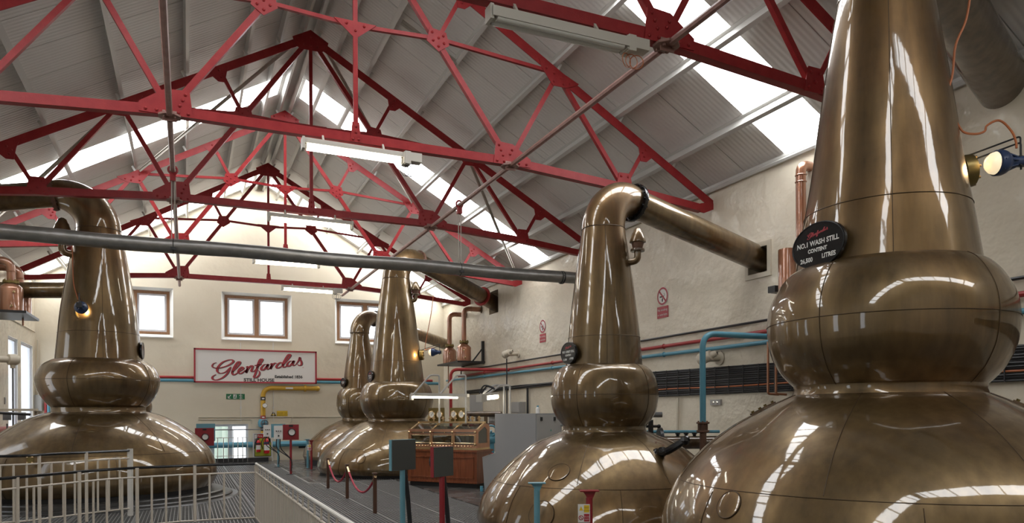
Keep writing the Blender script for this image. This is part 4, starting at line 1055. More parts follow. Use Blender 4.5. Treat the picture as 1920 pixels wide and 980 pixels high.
# ================================================================== COPPER VESSELS on wall shelves
def vessel_pair(label0, label1, label_s, pos, r, wx, side, shelf_z, htop, zb, zt_, flange_z, bend_z, pr_):
    """two turned copper vessels with swan pipes standing on a black bracket shelf"""
    for i, (p, lb) in enumerate(zip(pos, (label0, label1))):
        t = thing('copper_vessel', lb, 'vessel', (p[0], p[1], zb), 'copper vessels on wall shelves')
        mb = MB(); mb.lathe([(.02, zb), (r, zb), (r, zt_), (r * .96, zt_ + .03), (pr_ * 1.3, zt_ + .16), (pr_, zt_ + .19)], (p[0], p[1], 0), 28); ob('vessel_body', mb, copper_red, t, ang=30)
        mb = MB(); mb.lathe([(pr_, -.03), (pr_ * 1.9, -.03), (pr_ * 1.9, .03), (pr_, .03)], (p[0], p[1], flange_z), 18)
        for k in range(8): mb.cyl((p[0] + pr_ * 1.6 * math.cos(k * PI / 4), p[1] + pr_ * 1.6 * math.sin(k * PI / 4), flange_z - .07), (p[0] + pr_ * 1.6 * math.cos(k * PI / 4), p[1] + pr_ * 1.6 * math.sin(k * PI / 4), flange_z + .07), .018, 6)
        ob('bolted_flange', mb, brass_plate, t, ang=30)
        mb = MB(); mb.tube(fillet([(p[0], p[1], zt_ + .15), (p[0], p[1], bend_z), (wx - side * .03, p[1], bend_z)], .24, 10), pr_, 16); pp = ob('swan_pipe', mb, copper_red, t)
        mb = MB(); mb.torus((p[0], p[1], bend_z - .28), UP, pr_, .012, 18, 6); ob('pipe_joint', mb, copper_red, pp)
        mb = MB(); mb.torus((p[0] + side * .3, p[1], bend_z), (1, 0, 0), pr_, .012, 18, 6); ob('pipe_joint', mb, copper_red, pp)
        mb = MB(); mb.lathe([(pr_, 0), (pr_ * 1.5, 0), (pr_ * 1.5, .05), (pr_, .05)], (wx - side * .06, p[1], bend_z), 18, (side, 0, 0)); ob('wall_flange', mb, copper_dull, t)
        mb = MB(); mb.lathe([(.02, r - .02), (.035, r - .02), (.035, r + .02), (.002, r + .025)], (p[0], p[1], zt_ - .1), 10, (-side * .4, -1, 0)); mb.lathe([(.02, r - .02), (.035, r - .02), (.035, r + .02), (.002, r + .025)], (p[0], p[1], zb + .12), 10, (-side * .2, -1, 0)); ob('drain_plug', mb, brass, t)
    ys = [p[1] for p in pos]; x0 = pos[0][0] - side * (r + .12)
    t = thing('wall_shelf', label_s, 'shelf', (wx, sum(ys) / 2, zb - .06))
    mb = MB(); mb.span((x0, min(ys) - r - .1, zb - .07), (wx, max(ys) + r + .1, zb - .005)); ob('shelf_plate', mb, black, t, smooth=False)
    for y in (min(ys) - r, max(ys) + r):
        mb = MB(); mb.span((wx - side * .10, y - .05, zb - .1), (wx, y + .05, zb + .75)); mb.bar((wx - side * .05, y, zb + .5), (wx - side * .45, y, zb), .04, .05); ob('shelf_bracket', mb, black, t, smooth=False)
    mb = MB(); mb.cyl((x0 + side * .3, ys[0] - .1, zb - .06), (x0 + side * .3, ys[0] - .1, zb - .06 - htop), .022, 8); ob('drain_pipe', mb, copper_red, t)
va, vb = on_x(843, 666, 9.45), on_x(870, 662, 9.45)
vzb = on_x(870, 677, 9.45).z
vessel_pair('copper vessel with an orange sheen, farther of the pair beside the end wall', 'paler copper vessel nearer the hall, beside the orange one on the shelf', 'black steel shelf under the two copper vessels beside the end wall',
            [(9.45, va.y), (9.45, vb.y)], .27, XR, 1, 0, .9, vzb, vzb + .50, vzb + .72, on_x(870, 578, 9.45).z, .092)
wa = on_x(37, 575, -4.15)
wzb = on_x(37, 593, -4.15).z
vessel_pair('glossy copper vessel with an orange elbow pipe on the left wall', 'copper vessel at the very picture edge, next to the glossy one', 'black shelf on the left wall under a glossy copper vessel',
            [(-4.15, wa.y), (-4.15, wa.y - 1.05)], .27, XL, -1, 0, .2, wzb, wzb + .58, wzb + .75, on_x(37, 503, -4.15).z, .10)

# ================================================================== END WALL
YW = YB - .01
a, b = on_y(363, 653, YW), on_y(592, 720, YW)
sg = thing('still_house_sign', 'big white sign with a red border and flowing red name lettered over STILL HOUSE', 'sign', ((a.x + b.x) / 2, YW, (a.z + b.z) / 2))
cx_, cz_, W_, H_ = (a.x + b.x) / 2, (a.z + b.z) / 2, b.x - a.x, a.z - b.z
mb = MB(); mb.box((cx_, YB - .24, cz_), (W_, .06, H_)); ob('sign_board', mb, sign_white, sg, smooth=False)
mb = MB()
for sx in (-1, 1): mb.box((cx_ + sx * (W_ / 2 - .03), YB - .275, cz_), (.06, .03, H_))
for sz in (-1, 1): mb.box((cx_, YB - .275, cz_ + sz * (H_ / 2 - .03)), (W_, .03, .06))
ob('sign_border', mb, sign_red, sg, smooth=False)
So = V((a.x, YB - .272, b.z)); sk = W_ / 1830.0       # one sign drawing unit
def sgn(px, py): return So + V((px * sk, 0, (545 - py) * sk * H_ / (545 * sk)))
k = W_ * .0835
_o = So + V((W_ * .132 - .95 * k * .92, 0, H_ * .107))
mb = MB(); script_word(mb, _o + V((.020, 0, -.016)), V((1.06, 0, .022)), V((0, 0, .82)), k, k * .20, lift=.002); ob('letter_shading', mb, sign_shadow, sg, smooth=False)
mb = MB(); script_word(mb, _o, V((1.06, 0, .022)), V((0, 0, .82)), k, k * .17, lift=.006); ob('script_lettering', mb, sign_red, sg, smooth=False)
mb = MB(); mb.text('STILL HOUSE', So + V((W_ * .515, -.003, H_ * .055)), V((1, 0, 0)), UP, H_ * .13, sx=1.15, bold=.006); ob('lettering', mb, sign_black, sg)
mb = MB(); mb.text('Established 1836', So + V((W_ * .76, -.003, H_ * .17)), V((1, 0, 0)), UP, H_ * .115, bold=.006, sx=1.05); ob('lettering', mb, sign_black, sg)
mb = MB(); mb.torus(So + V((W_ * .882, -.003, H_ * .50)), (0, 1, 0), .018, .004, 12, 4); ob('trade_mark_ring', mb, sign_red, sg)
mb = MB()
for sx in (-1, 1): mb.span((cx_ + sx * W_ * .4 - .03, YB - .22, cz_ + H_ * .3), (cx_ + sx * W_ * .4 + .03, YB, cz_ + H_ * .36))
ob('sign_bracket', mb, black, sg, kind='stuff', smooth=False)
# exit sign
a, b = on_y(424, 738, YW), on_y(459, 748, YW)
ex = thing('exit_sign', 'small green fire exit sign with white arrow and running figure under the big sign', 'sign', ((a.x + b.x) / 2, YW, b.z))
w_, h_ = b.x - a.x, a.z - b.z
mb = MB(); mb.span((a.x, YB - .03, b.z), (b.x, YB, a.z)); ob('sign_board', mb, sign_green, ex, smooth=False)
f = V((a.x, YB - .033, b.z)); X_, Y_ = V((1, 0, 0)), UP
mb = MB(); mb.ribbon([(w_ * .25, h_ * .8), (w_ * .12, h_ * .25)], [h_ * .14] * 2, f, X_, Y_); mb.ribbon([(w_ * .10, h_ * .62), (w_ * .10, h_ * .18), (w_ * .22, h_ * .18)], [h_ * .12] * 3, f, X_, Y_)
mb.prism([(w_ * .38, h_ * .1), (w_ * .56, h_ * .1), (w_ * .56, h_ * .9), (w_ * .38, h_ * .9)], f + V((0, .001, 0)), X_, Y_, .002); ob('arrow_symbol', mb, white_m, ex)
mb = MB(); mb.ribbon([(w_ * .50, h_ * .72), (w_ * .47, h_ * .45), (w_ * .42, h_ * .2)], [h_ * .12] * 3, f - V((0, .002, 0)), X_, Y_); mb.ribbon([(w_ * .47, h_ * .42), (w_ * .52, h_ * .3), (w_ * .53, h_ * .12)], [h_ * .1] * 3, f - V((0, .002, 0)), X_, Y_); mb.ball(f + V((w_ * .51, -.003, h_ * .82)), h_ * .07, 8); ob('running_figure', mb, sign_green, ex)
mb = MB(); mb.text('Fire', f + X_ * (w_ * .78) + Y_ * (h_ * .52), X_, Y_, h_ * .42); mb.text('exit', f + X_ * (w_ * .78) + Y_ * (h_ * .12), X_, Y_, h_ * .42); ob('lettering', mb, white_m, ex)
# red and blue pipes behind the big sign
def ypipe(pix, Y, r, m, label, cat='pipe', bend=.1, name='pipe_run', group=None):
    return pipe(name, [on_y(u, v, Y) for u, v in pix], r, m, None, label, cat, group, bend=bend)
p0, p1 = on_y(285, 706, YB - .12), on_y(800, 711, YB - .12); p1.z = p0.z
pipe('red_pipe', [V((XL + .2, YB - .12, p0.z)), V((9.6, YB - .12, p0.z))], .05, red_pipe, None, 'red pipe crossing the end wall behind the big sign', 'pipe')
p0 = on_y(285, 712, YB - .12); pipe('blue_pipe', [V((XL + .2, YB - .12, p0.z)), V((9.9, YB - .12, p0.z))], .06, blue_pipe, None, 'blue pipe crossing the end wall just under the red one', 'pipe')
p0 = on_y(430, 830, YB - .2); p0.z = on_y(620, 830, YB - .2).z
pipe('blue_pipe', [V((-.5, YB - .2, p0.z)), V((9, YB - .2, p0.z))], .11, blue_pipe, None, 'thick light blue pipe low across the end wall, past the low window', 'pipe')
p0 = on_y(560, 837, YB - .1); pipe('black_pipe', [V((p0.x, YB - .1, p0.z)), V((p0.x + 3, YB - .1, p0.z))], .06, black, None, 'black pipe just beneath the thick light blue pipe', 'pipe')
# yellow gas pipe
gp = [on_y(u, v, YB - .16) for u, v in ((595, 730), (493, 727), (495, 862))]
gp[0].z = gp[1].z; gp[2].x = gp[1].x
gs = thing('gas_pipe', 'bright yellow gas pipe with gauge and blue valve below the big sign', 'pipe', V((gp[1].x, YB - .16, 0)))
mb = MB(); mb.tube(fillet([gp[0], gp[1], V((gp[2].x, gp[2].y, .02))], .35, 8), .09, 14); ob('pipe_run', mb, yellow_pipe, gs)
def gz(v): return on_y(494, v, YB - .16).z
gx = gp[1].x; gy = YB - .16
mb = MB(); q = on_y(572, 730, YB - .16).x; mb.cyl((q - .04, gy, gp[0].z), (q + .04, gy, gp[0].z), .13, 14); mb.ball((gp[0].x, gy, gp[0].z), .105, 12); ob('pipe_coupling', mb, yellow_pipe, gs)
for v, m_ in ((747, black), (782, red_pipe), (804, black)):
    mb = MB(); mb.cyl((gx, gy, gz(v) - .07), (gx, gy, gz(v) + .07), .094, 14); ob('band_label', mb, m_, gs)
    mb = MB(); mb.box((gx, gy - .095, gz(v)), (.09, .006, .05)); ob('label_patch', mb, white_m, gs)
q = on_y(542, 729, YB - .16).x; mb = MB(); mb.box((q, gy - .092, gp[0].z), (.28, .008, .07)); ob('label_patch', mb, white_m, gs)
c = V((gx + .05, gy - .16, gz(760))); mb = MB(); mb.lathe([(.02, .0), (.09, .0), (.095, .05), (.08, .06)], c, 20, (0, -1, 0)); ob('gauge_body', mb, chrome, gs)
mb = MB(); mb.lathe([(.001, .058), (.08, .058)], c, 20, (0, -1, 0)); ob('gauge_dial', mb, gauge_face, gs)
vz = gz(793); mb = MB(); mb.lathe([(.1, -.16), (.16, -.14), (.19, -.05), (.19, .05), (.16, .14), (.1, .16)], (gx, gy, vz), 18); ob('valve_body', mb, blue_pipe, gs)
mb = MB(); mb.torus((gx + .03, gy - .24, vz), (0, 1, 0), .13, .02, 20, 6); mb.bar((gx - .1, gy - .24, vz), (gx + .16, gy - .24, vz), .03, .03); mb.bar((gx + .03, gy - .24, vz - .13), (gx + .03, gy - .24, vz + .13), .03, .03); mb.cyl((gx + .03, gy - .24, vz), (gx + .03, gy, vz), .03, 8); ob('hand_wheel', mb, grey_pipe, gs)
# warning signs
a, b = on_y(507, 770.5, YW), on_y(518, 779.5, YW)
wt = thing('warning_triangle', 'yellow and black warning triangle beside the gas pipe', 'sign', (a.x, YW, b.z))
mb = MB(); mb.prism([(a.x, b.z), (b.x, b.z), ((a.x + b.x) / 2, a.z)], (0, YB - .015, 0), V((1, 0, 0)), UP, .02); ob('sign_plate', mb, sign_black, wt, smooth=False)
mb = MB(); mx, q = (a.x + b.x) / 2, .13; w2 = (b.x - a.x) / 2; mb.prism([(mx - w2 * .66, b.z + .03), (mx + w2 * .66, b.z + .03), (mx, a.z - .07)], (0, YB - .027, 0), V((1, 0, 0)), UP, .006); ob('yellow_field', mb, yellow_sign, wt, smooth=False)
mb = MB(); mb.prism([(mx - .01, b.z + .05), (mx + .01, b.z + .05), (mx + .015, a.z - .12), (mx - .015, a.z - .12)], (0, YB - .032, 0), V((1, 0, 0)), UP, .004); ob('warning_mark', mb, sign_black, wt, smooth=False)
a, b = on_y(519, 770, YW), on_y(539, 779.5, YW)
wn = thing('warning_notice', 'oblong yellow notice with black lettering beside the warning triangle', 'sign', (a.x, YW, b.z))
mb = MB(); mb.span((a.x, YB - .03, b.z), (b.x, YB - .005, a.z)); ob('sign_plate', mb, yellow_sign, wn, smooth=False)
mb = MB(); c = V(((a.x + b.x) / 2, YB - .032, 0)); mb.text('DANGER - GAS', c + UP * (b.z + .10), V((1, 0, 0)), UP, .055); mb.text('NO NAKED LIGHTS', c + UP * (b.z + .03), V((1, 0, 0)), UP, .048); ob('lettering', mb, sign_black, wn)
# cream conduits
for pix, lb in (([(600, 781), (547, 781), (547, 790), (544, 796)], 'cream conduit along the end wall bending down to the switch boxes'),
                ([(640, 781), (372, 782)], 'long cream conduit across the end wall above the low window'),
                ([(372, 786), (472, 786), (472, 794)], 'lower cream conduit bending down beside the low window')):
    ypipe(pix, YB - .04, .022, cond_cream, lb, 'conduit', name='cream_conduit')
for u, lb in ((451, 'white cord hanging past the green exit sign to the low window'), (512, 'white cord hanging between the big sign and the switch boxes')):
    q = on_y(u, 640, YB - .05); mb = MB(); mb.cyl((q.x, YB - .05, on_y(u, 642, YB).z), (q.x, YB - .05, on_y(u, 790, YB).z), .012, 5); mb.box((q.x, YB - .05, on_y(u, 764, YB).z), (.05, .03, .08)); tag(ob('pull_cord', mb, white_m), lb, 'cord')
q = on_y(372, 806, YB - .6); mb = MB(); mb.tube([(q.x, YB - .6, q.z), (on_y(505, 806, YB - .6).x, YB - .6, q.z)], .02, 8)
q2 = on_y(437, 806, YB - .6)
rl = thing('window_guard', 'thin guard rail of slim white bars standing in front of the low window', 'railing', (q2.x, YB - .6, 0))
ob('top_bar', mb, grey_pipe, rl)
for u in (408, 419, 428, 437, 446, 455, 464):
    q2 = on_y(u, 830, YB - .6); mb = MB(); mb.cyl((q2.x, YB - .6, .02), (q2.x, YB - .6, q.z - (.0 if u == 437 else .30)), .018, 6); ob('bar', mb, rail_white, rl)
mb = MB(); mb.cyl((on_y(405, 830, YB - .6).x, YB - .6, q.z - .30), (on_y(467, 830, YB - .6).x, YB - .6, q.z - .30), .014, 6); mb.cyl((on_y(405, 830, YB - .6).x, YB - .6, .25), (on_y(467, 830, YB - .6).x, YB - .6, .25), .014, 6); ob('middle_bar', mb, rail_white, rl)
# fire point
a, b = on_y(474, 812, YB - .3), on_y(511, 857, YB - .3)
fp = thing('fire_point_board', 'lime green fire point board with a red header under the yellow gas pipe', 'board', ((a.x + b.x) / 2, YB - .3, b.z))
mb = MB(); mb.span((a.x, YB - .32, b.z), (b.x, YB - .28, a.z)); ob('board_frame', mb, white_m, fp, smooth=False)
mb = MB(); mb.span((a.x + .05, YB - .335, b.z + .05), (b.x - .05, YB - .32, a.z - .03)); ob('board_backing', mb, black, fp, smooth=False)
mb = MB(); mb.span((a.x + .07, YB - .345, b.z + .07), (b.x - .07, YB - .33, a.z - .2)); ob('lime_panel', mb, lime, fp, smooth=False)
mb = MB(); mb.span((a.x + .17, YB - .345, a.z - .18), (b.x - .15, YB - .33, a.z - .04)); hd = ob('red_header', mb, ext_red, fp, smooth=False)
mb = MB(); mb.text('Fire point', ((a.x + b.x) / 2 + .02, YB - .348, a.z - .14), V((1, 0, 0)), UP, .11); ob('lettering', mb, white_m, hd)
for dx in (.04, -.16): 
    mb = MB(); q = a.x + .06 if dx > 0 else b.x - .14; mb.span((q, YB - .345, a.z - .36), (q + .09, YB - .33, a.z - .05)); ob('instruction_label', mb, white_m, fp, smooth=False)
for dx in (.08, -.08): 
    q = a.x if dx > 0 else b.x; mb = MB(); mb.span((q - .02, YB - .33, .0), (q + .02, YB - .29, b.z)); ob('board_leg', mb, white_m, fp, smooth=False)
def extinguisher(label, u, vt, vb, r, cold):
    y = YB - .48; t0, b0 = on_y(u, vt, y), on_y(u, vb, y); h = t0.z - b0.z
    t = thing('fire_extinguisher', label, 'extinguisher', (b0.x, y, b0.z), 'fire extinguishers on the fire point')
    mb = MB(); mb.lathe([(.01, 0), (r * .95, 0), (r, .02), (r, h * .72), (r * .8, h * .80), (r * .35, h * .86), (r * .3, h * .9)], b0, 20); ob('cylinder', mb, ext_red, t)
    mb = MB(); mb.lathe([(r * 1.01, h * .18), (r * 1.01, h * .5)], b0, 20); ob('label_band', mb, white_m, t)
    mb = MB(); mb.lathe([(r * 1.012, h * .54), (r * 1.012, h * .66)], b0, 20); ob('agent_band', mb, sign_black if cold else blue_lamp, t)
    mb = MB(); mb.box(b0 + UP * (h * .93), (.05, .07, h * .1)); mb.bar(b0 + UP * (h * .95), b0 + V((.09, -.06, h * 1.02)), .03, .02); ob('valve_head', mb, black, t, smooth=False)
    hs = [b0 + UP * (h * .93), b0 + V((-.10 if not cold else -.06, -.02, h * .93)), b0 + V((-.2 if not cold else -.12, -.03, h * .6)), b0 + V((-.14 if not cold else -.14, -.03, h * .25))]
    mb = MB(); mb.tube(smooth_path(hs, 5), .016 if not cold else .03, 6); ob('hose', mb, black_cable, t)
extinguisher('smaller fire extinguisher with a black band and horn on the lime board', 484.5, 821, 847, .085, True)
extinguisher('larger fire extinguisher with a dark blue band on the lime board', 500, 817, 849.5, .105, False)
# instrument boxes on posts
def instrument(label, base, zc, hw, m_, white, gauge, back=False, rot=0.0):
    base = V(base); X = V((math.cos(rot), math.sin(rot), 0)); N_ = V((X.y, -X.x, 0))   # N_ faces the viewer side
    t = thing('instrument_post', label, 'instrument', (base.x, base.y, 0), 'instrument boxes on posts')
    mb = MB(); mb.cyl(base, base + UP * (zc), .035, 12); ob('post', mb, m_, t)
    mb = MB(); mb.lathe([(.01, .015), (.13, .015), (.14, 0)], base, 16); ob('base_plate', mb, black, t)
    c = base + UP * zc
    mb = MB(); mb.box(c, (hw, .05 if back else .10, hw), X, N_, UP); bx = ob('box', mb, m_, t, smooth=False)
    if back: 
        mb = MB(); mb.box(c - N_ * .0 + N_ * (.03 * back), (hw * .98, .012, hw * .98), X, N_, UP); ob('cover_panel', mb, panel_dark, t, smooth=False)
        g = c - N_ * (.025 * back); mb = MB(); mb.lathe([(.001, .09), (.11, .09), (.12, .08), (.13, .02), (.13, 0)], g + X * .0, 20, -N_ * back); ob('gauge', mb, black, t)
    if gauge:
        g = c + N_ * .05 + X * .02; mb = MB(); mb.lathe([(.10, 0), (.115, .03), (.105, .05), (.09, .055)], g, 20, N_); ob('gauge_rim', mb, black, t)
        mb = MB(); mb.lathe([(.001, .04), (.095, .04)], g, 20, N_); ob('gauge_dial', mb, gauge_face, t)
        mb = MB(); mb.box(c + UP * (hw * .42) + N_ * .055, (.12, .01, .05), X, N_, UP); ob('label_plate', mb, black, t, smooth=False)
    if white:
        w_ = c - X * (hw * .5 + .13) + N_ * .02; mb = MB(); mb.box(w_, (.24, .14, hw * .86), X, N_, UP); wb = ob('switch_box', mb, white_m, t, label='white switch box', smooth=False)
        mb = MB()
        for k in (-1, 0, 1): mb.cyl(w_ + X * (k * .06) + UP * .04 + N_ * .07, w_ + X * (k * .06) + UP * .04 + N_ * .09, .016, 8)
        mb.cyl(w_ - UP * .10 + N_ * .07, w_ - UP * .10 + N_ * .1, .025, 8); ob('switch_buttons', mb, black, wb)
        for k in (-.05, .05):
            p = w_ - UP * (hw * .43) + X * k; mb = MB(); mb.tube(smooth_path([p, p - UP * .3 + X * .03, base + UP * .45 + N_ * .03, base + UP * .1 + N_ * .04], 5), .016, 6); ob('cable', mb, black_cable, t)
    if back:
        p = c - UP * (hw * .5) + X * .03; mb = MB(); mb.tube(smooth_path([p, p - UP * .3 + X * .05, base + UP * .4 + X * .12, base + UP * .05 + X * .15], 6), .03, 8); ob('cable', mb, black_cable, t)
b1 = on_z(522, 875.5, 0); b2 = on_z(545.5, 889, 0)
instrument('blue instrument box with a white switch box on a blue post by the end wall', b1, EYE - .55, .46, blue_post, True, False)
instrument('red instrument box with dial and white switch box on a red post', b2, EYE - .53, .46, red_post, True, True)
q = on_d(755, 980, 9.3); instrument('blue post in the middle of the hall with the back of a dark square panel', V((q.x, q.y, 0)), EYE - .52, .39, blue_post, False, False, back=1, rot=.42)
q = on_d(829, 980, 9.0); instrument('red post in mid hall bearing a dark panel and a black round dial', V((q.x, q.y, 0)), EYE - .59, .37, red_post, False, False, back=1, rot=.55)
q = on_d(393, 870, 24.0); instrument('red and white instrument box half hidden by the wide wash still', V((q.x - .15, q.y, 0)), EYE - .72, .58, red_post, False, True)
q = on_d(386, 870, 25.0); instrument('blue instrument box just above a red one behind the wide wash still', V((q.x, q.y, 0)), EYE - .60, .60, blue_post, False, False)
def pad_post(label, base, zt_, m_, sign=False):
    base = V(base)
    t = thing('stub_post', label, 'post', (base.x, base.y, 0), 'low blue and red posts')
    mb = MB(); mb.cyl(base, base + UP * (zt_ - .07), .035, 12); ob('post', mb, m_, t)
    mb = MB(); mb.lathe([(.01, .015), (.13, .015), (.14, 0)], base, 16); ob('base_plate', mb, black, t)
    mb = MB(); c = base + UP * zt_; mb.prism([(-.07, 0), (.07, 0), (.03, -.09), (-.01, -.09)], c, RT, UP, .05, FW); mb.box(c, (.20, .12, .012), RT, FW, UP); mb.cyl(c - UP * .12, c - UP * .05, .022, 8); ob('top_bracket', mb, m_, t, smooth=False)
    if sign:
        f = base + UP * (zt_ - .23) - FW * .045 - RT * .06
        mb = MB(); mb.box(f, (.125, .006, .19), RT, FW, UP); sp = ob('caution_plate', mb, white_m, t, smooth=False)
        f = f - FW * .004
        mb = MB(); mb.prism([(.0, .01), (.055, .01), (.055, .085), (0, .085)], f, RT, UP, .002); mb.prism([(-.05, .03), (-.01, .03), (-.03, .075)], f, RT, UP, .002); ob('yellow_field', mb, yellow_sign, sp, smooth=False)
        mb = MB(); mb.prism([(.0, -.085), (.055, -.085), (.055, -.005), (0, -.005)], f, RT, UP, .002); mb.torus(f + RT * -.03 - UP * .045, FW, .022, .004, 16, 4); mb.ribbon([(-.045, -.03), (-.015, -.06)], [.006] * 2, f, RT, UP, .003); ob('red_field', mb, sign_red, sp, smooth=False)
        mb = MB(); g = f - FW * .003
        for s_, z in (('Caution', .055), ('Hot surface', .025)): mb.text(s_, g + RT * .0275 + UP * z, RT, UP, .015)
        ob('lettering', mb, sign_black, sp)
        mb = MB()
        for s_, z in (('Do not', -.04), ('touch', -.065)): mb.text(s_, g + RT * .0275 + UP * z, RT, UP, .018)
        ob('lettering', mb, white_m, sp)
q = on_d(1007, 980, 8.36); pad_post('low blue post in front of the near spirit still', V((q.x, q.y, 0)), EYE - .80, blue_post)
q = on_d(1105, 980, 7.6); pad_post('low red post carrying a caution label in front of the near spirit still', V((q.x, q.y, 0)), EYE - .81, red_post, True)
q = on_z(577, 877.5, 0); pad_post('low blue post beside the far stills', q, EYE - .83, blue_post)
q = on_z(584, 880.5, 0); pad_post('low red post with a caution label beside the far stills', q, EYE - .84, red_post, True)

# ================================================================== ROPE BARRIER
rp = [on_z(615, 915, 0), on_z(651, 934, 0), on_z(703, 961.5, 0)]
PL = ['dark wooden barrier post standing farthest from the viewer', 'dark wooden barrier post in the middle, ropes on both sides', 'dark wooden barrier post nearest the viewer, end of the rope']
for p, lb in zip(rp, PL):
    t = thing('barrier_post', lb, 'post', p, 'rope barrier posts')
    mb = MB(); mb.box(p + UP * .36, (.062, .062, .72)); ob('post', mb, post_wood, t, smooth=False)
    mb = MB(); mb.box(p + UP * .725, (.085, .085, .014)); ob('post_cap', mb, post_wood, t, smooth=False)
    mb = MB(); mb.torus(p + UP * .67 + V((0, -.04, 0)), (0, 1, 0), .018, .006, 12, 5); mb.box(p + UP * .67 + V((0, -.034, 0)), (.03, .01, .04)); ob('brass_eye', mb, brass, t)
for a, b, lb in ((rp[0], rp[1], 'sagging red barrier rope between the far and middle posts'), (rp[1], rp[2], 'sagging red barrier rope between the middle and near posts')):
    a, b = a + UP * .67, b + UP * .67; t = thing('barrier_rope', lb, 'rope', (a + b) / 2, 'red barrier ropes')
    sag = .40; pts = [a.lerp(b, i / 20) - UP * (sag * (1 - (2 * i / 20 - 1) ** 2)) - V((0, .05, 0)) for i in range(21)]
    mb = MB(); mb.tube(pts[1:-1], .021, 10); ob('rope', mb, rope_m, t)
    for q, q2 in ((pts[0], pts[2]), (pts[-1], pts[-3])): mb = MB(); mb.cyl(q, q.lerp(q2, .7), .026, 10); mb.torus(q, (0, 1, 0), .02, .006, 10, 5); ob('brass_end', mb, brass, t)

# ================================================================== SPIRIT SAFE
fl_, fr_ = on_z(765, 909, 0), on_z(894, 915.5, 0)
X = (fr_ - fl_); Wd = X.length; X.normalize(); N = V((X.y, -X.x, 0)); D = .74          # N faces the viewer
def SP(x, y, z): return fl_ + X * x - N * y + UP * z
cab = thing('spirit_safe', 'mahogany cabinet topped by a brass and copper glazed spirit safe with four dials', 'spirit safe', SP(Wd / 2, D / 2, 0))
zw = .92
def sbox(mb, x0, x1, y0, y1, z0, z1): 
    return mb.hexa([SP(x, y, z) for z in (z0, z1) for x, y in ((x0, y0), (x1, y0), (x1, y1), (x0, y1))])
mb = MB(); sbox(mb, .04, Wd - .03, .04, D - .04, 0, .11); ob('kick_plinth', mb, dark_base, cab, smooth=False)
mb = MB(); sbox(mb, 0, Wd, 0, D, .11, zw - .05); ob('cabinet_body', mb, mahogany, cab, smooth=False)
mb = MB(); sbox(mb, -.03, Wd + .03, -.03, D + .03, zw - .05, zw); ob('cabinet_top', mb, mahogany, cab, smooth=False)
mb = MB(); sbox(mb, -.02, Wd + .02, -.02, D, .11, .15); ob('base_moulding', mb, mahogany, cab, smooth=False)
for x0, x1 in ((.08, Wd / 2 - .04), (Wd / 2 + .04, Wd - .08)):
    mb = MB(); e = .03
    for a in ((x0, x1, .22, .22 + e), (x0, x1, .72, .72 + e), (x0, x0 + e, .22, .75), (x1 - e, x1, .22, .75)): sbox(mb, a[0], a[1], -.018, 0, a[2], a[3])
    ob('panel_moulding', mb, mahogany, cab, smooth=False)
# glazed case: three bays, upright fronts and a sloping glazed roof
z0, z1, z2 = zw, zw + .46, zw + .66
yb = D * .62
mb = MB(); sbox(mb, .02, Wd - .02, .01, D - .05, z0, z0 + .05); ob('brass_sill', mb, brass, cab, smooth=False)
mb = MB(); sbox(mb, .03, Wd - .03, .03, D - .06, z0 + .05, z0 + .13); ob('copper_plinth', mb, copper_pink, cab, smooth=False)
mb = MB()
for i in range(22): mb.ball(SP(.08 + i * (Wd - .16) / 21, .015, z0 + .09), .018, 6)
ob('plinth_scrolls', mb, brass, cab, kind='stuff')
bw = (Wd - .08) / 3
for i in range(4):
    x = .04 + i * bw; mb = MB(); sbox(mb, x - .045, x + .045, .02, .08, z0 + .05, z1); f_ = ob('copper_pillar', mb, copper_pink, cab, smooth=False)
    mb = MB(); sbox(mb, x - .012, x + .012, .005, .02, z0 + .10, z1); mb.ball(SP(x, .0, z0 + .14), .035, 8); mb.ball(SP(x, .0, z1 - .03), .035, 8); ob('pillar_trim', mb, brass, f_)
    mb = MB(); mb.bar(SP(x, .03, z1), SP(x, yb, z2), .045, .03); ob('roof_bar', mb, brass, cab, smooth=False)
mb = MB(); sbox(mb, .01, Wd - .01, .0, .06, z1 - .03, z1 + .04); ob('front_rail', mb, copper_pink, cab, smooth=False)
mb = MB(); sbox(mb, .01, Wd - .01, yb - .03, yb + .03, z2 - .02, z2 + .03); ob('ridge_rail', mb, brass, cab, smooth=False)
mb = MB(); sbox(mb, .01, Wd - .01, .01, .05, z1 - .09, z1 - .06); ob('upper_rail', mb, copper_pink, cab, smooth=False)
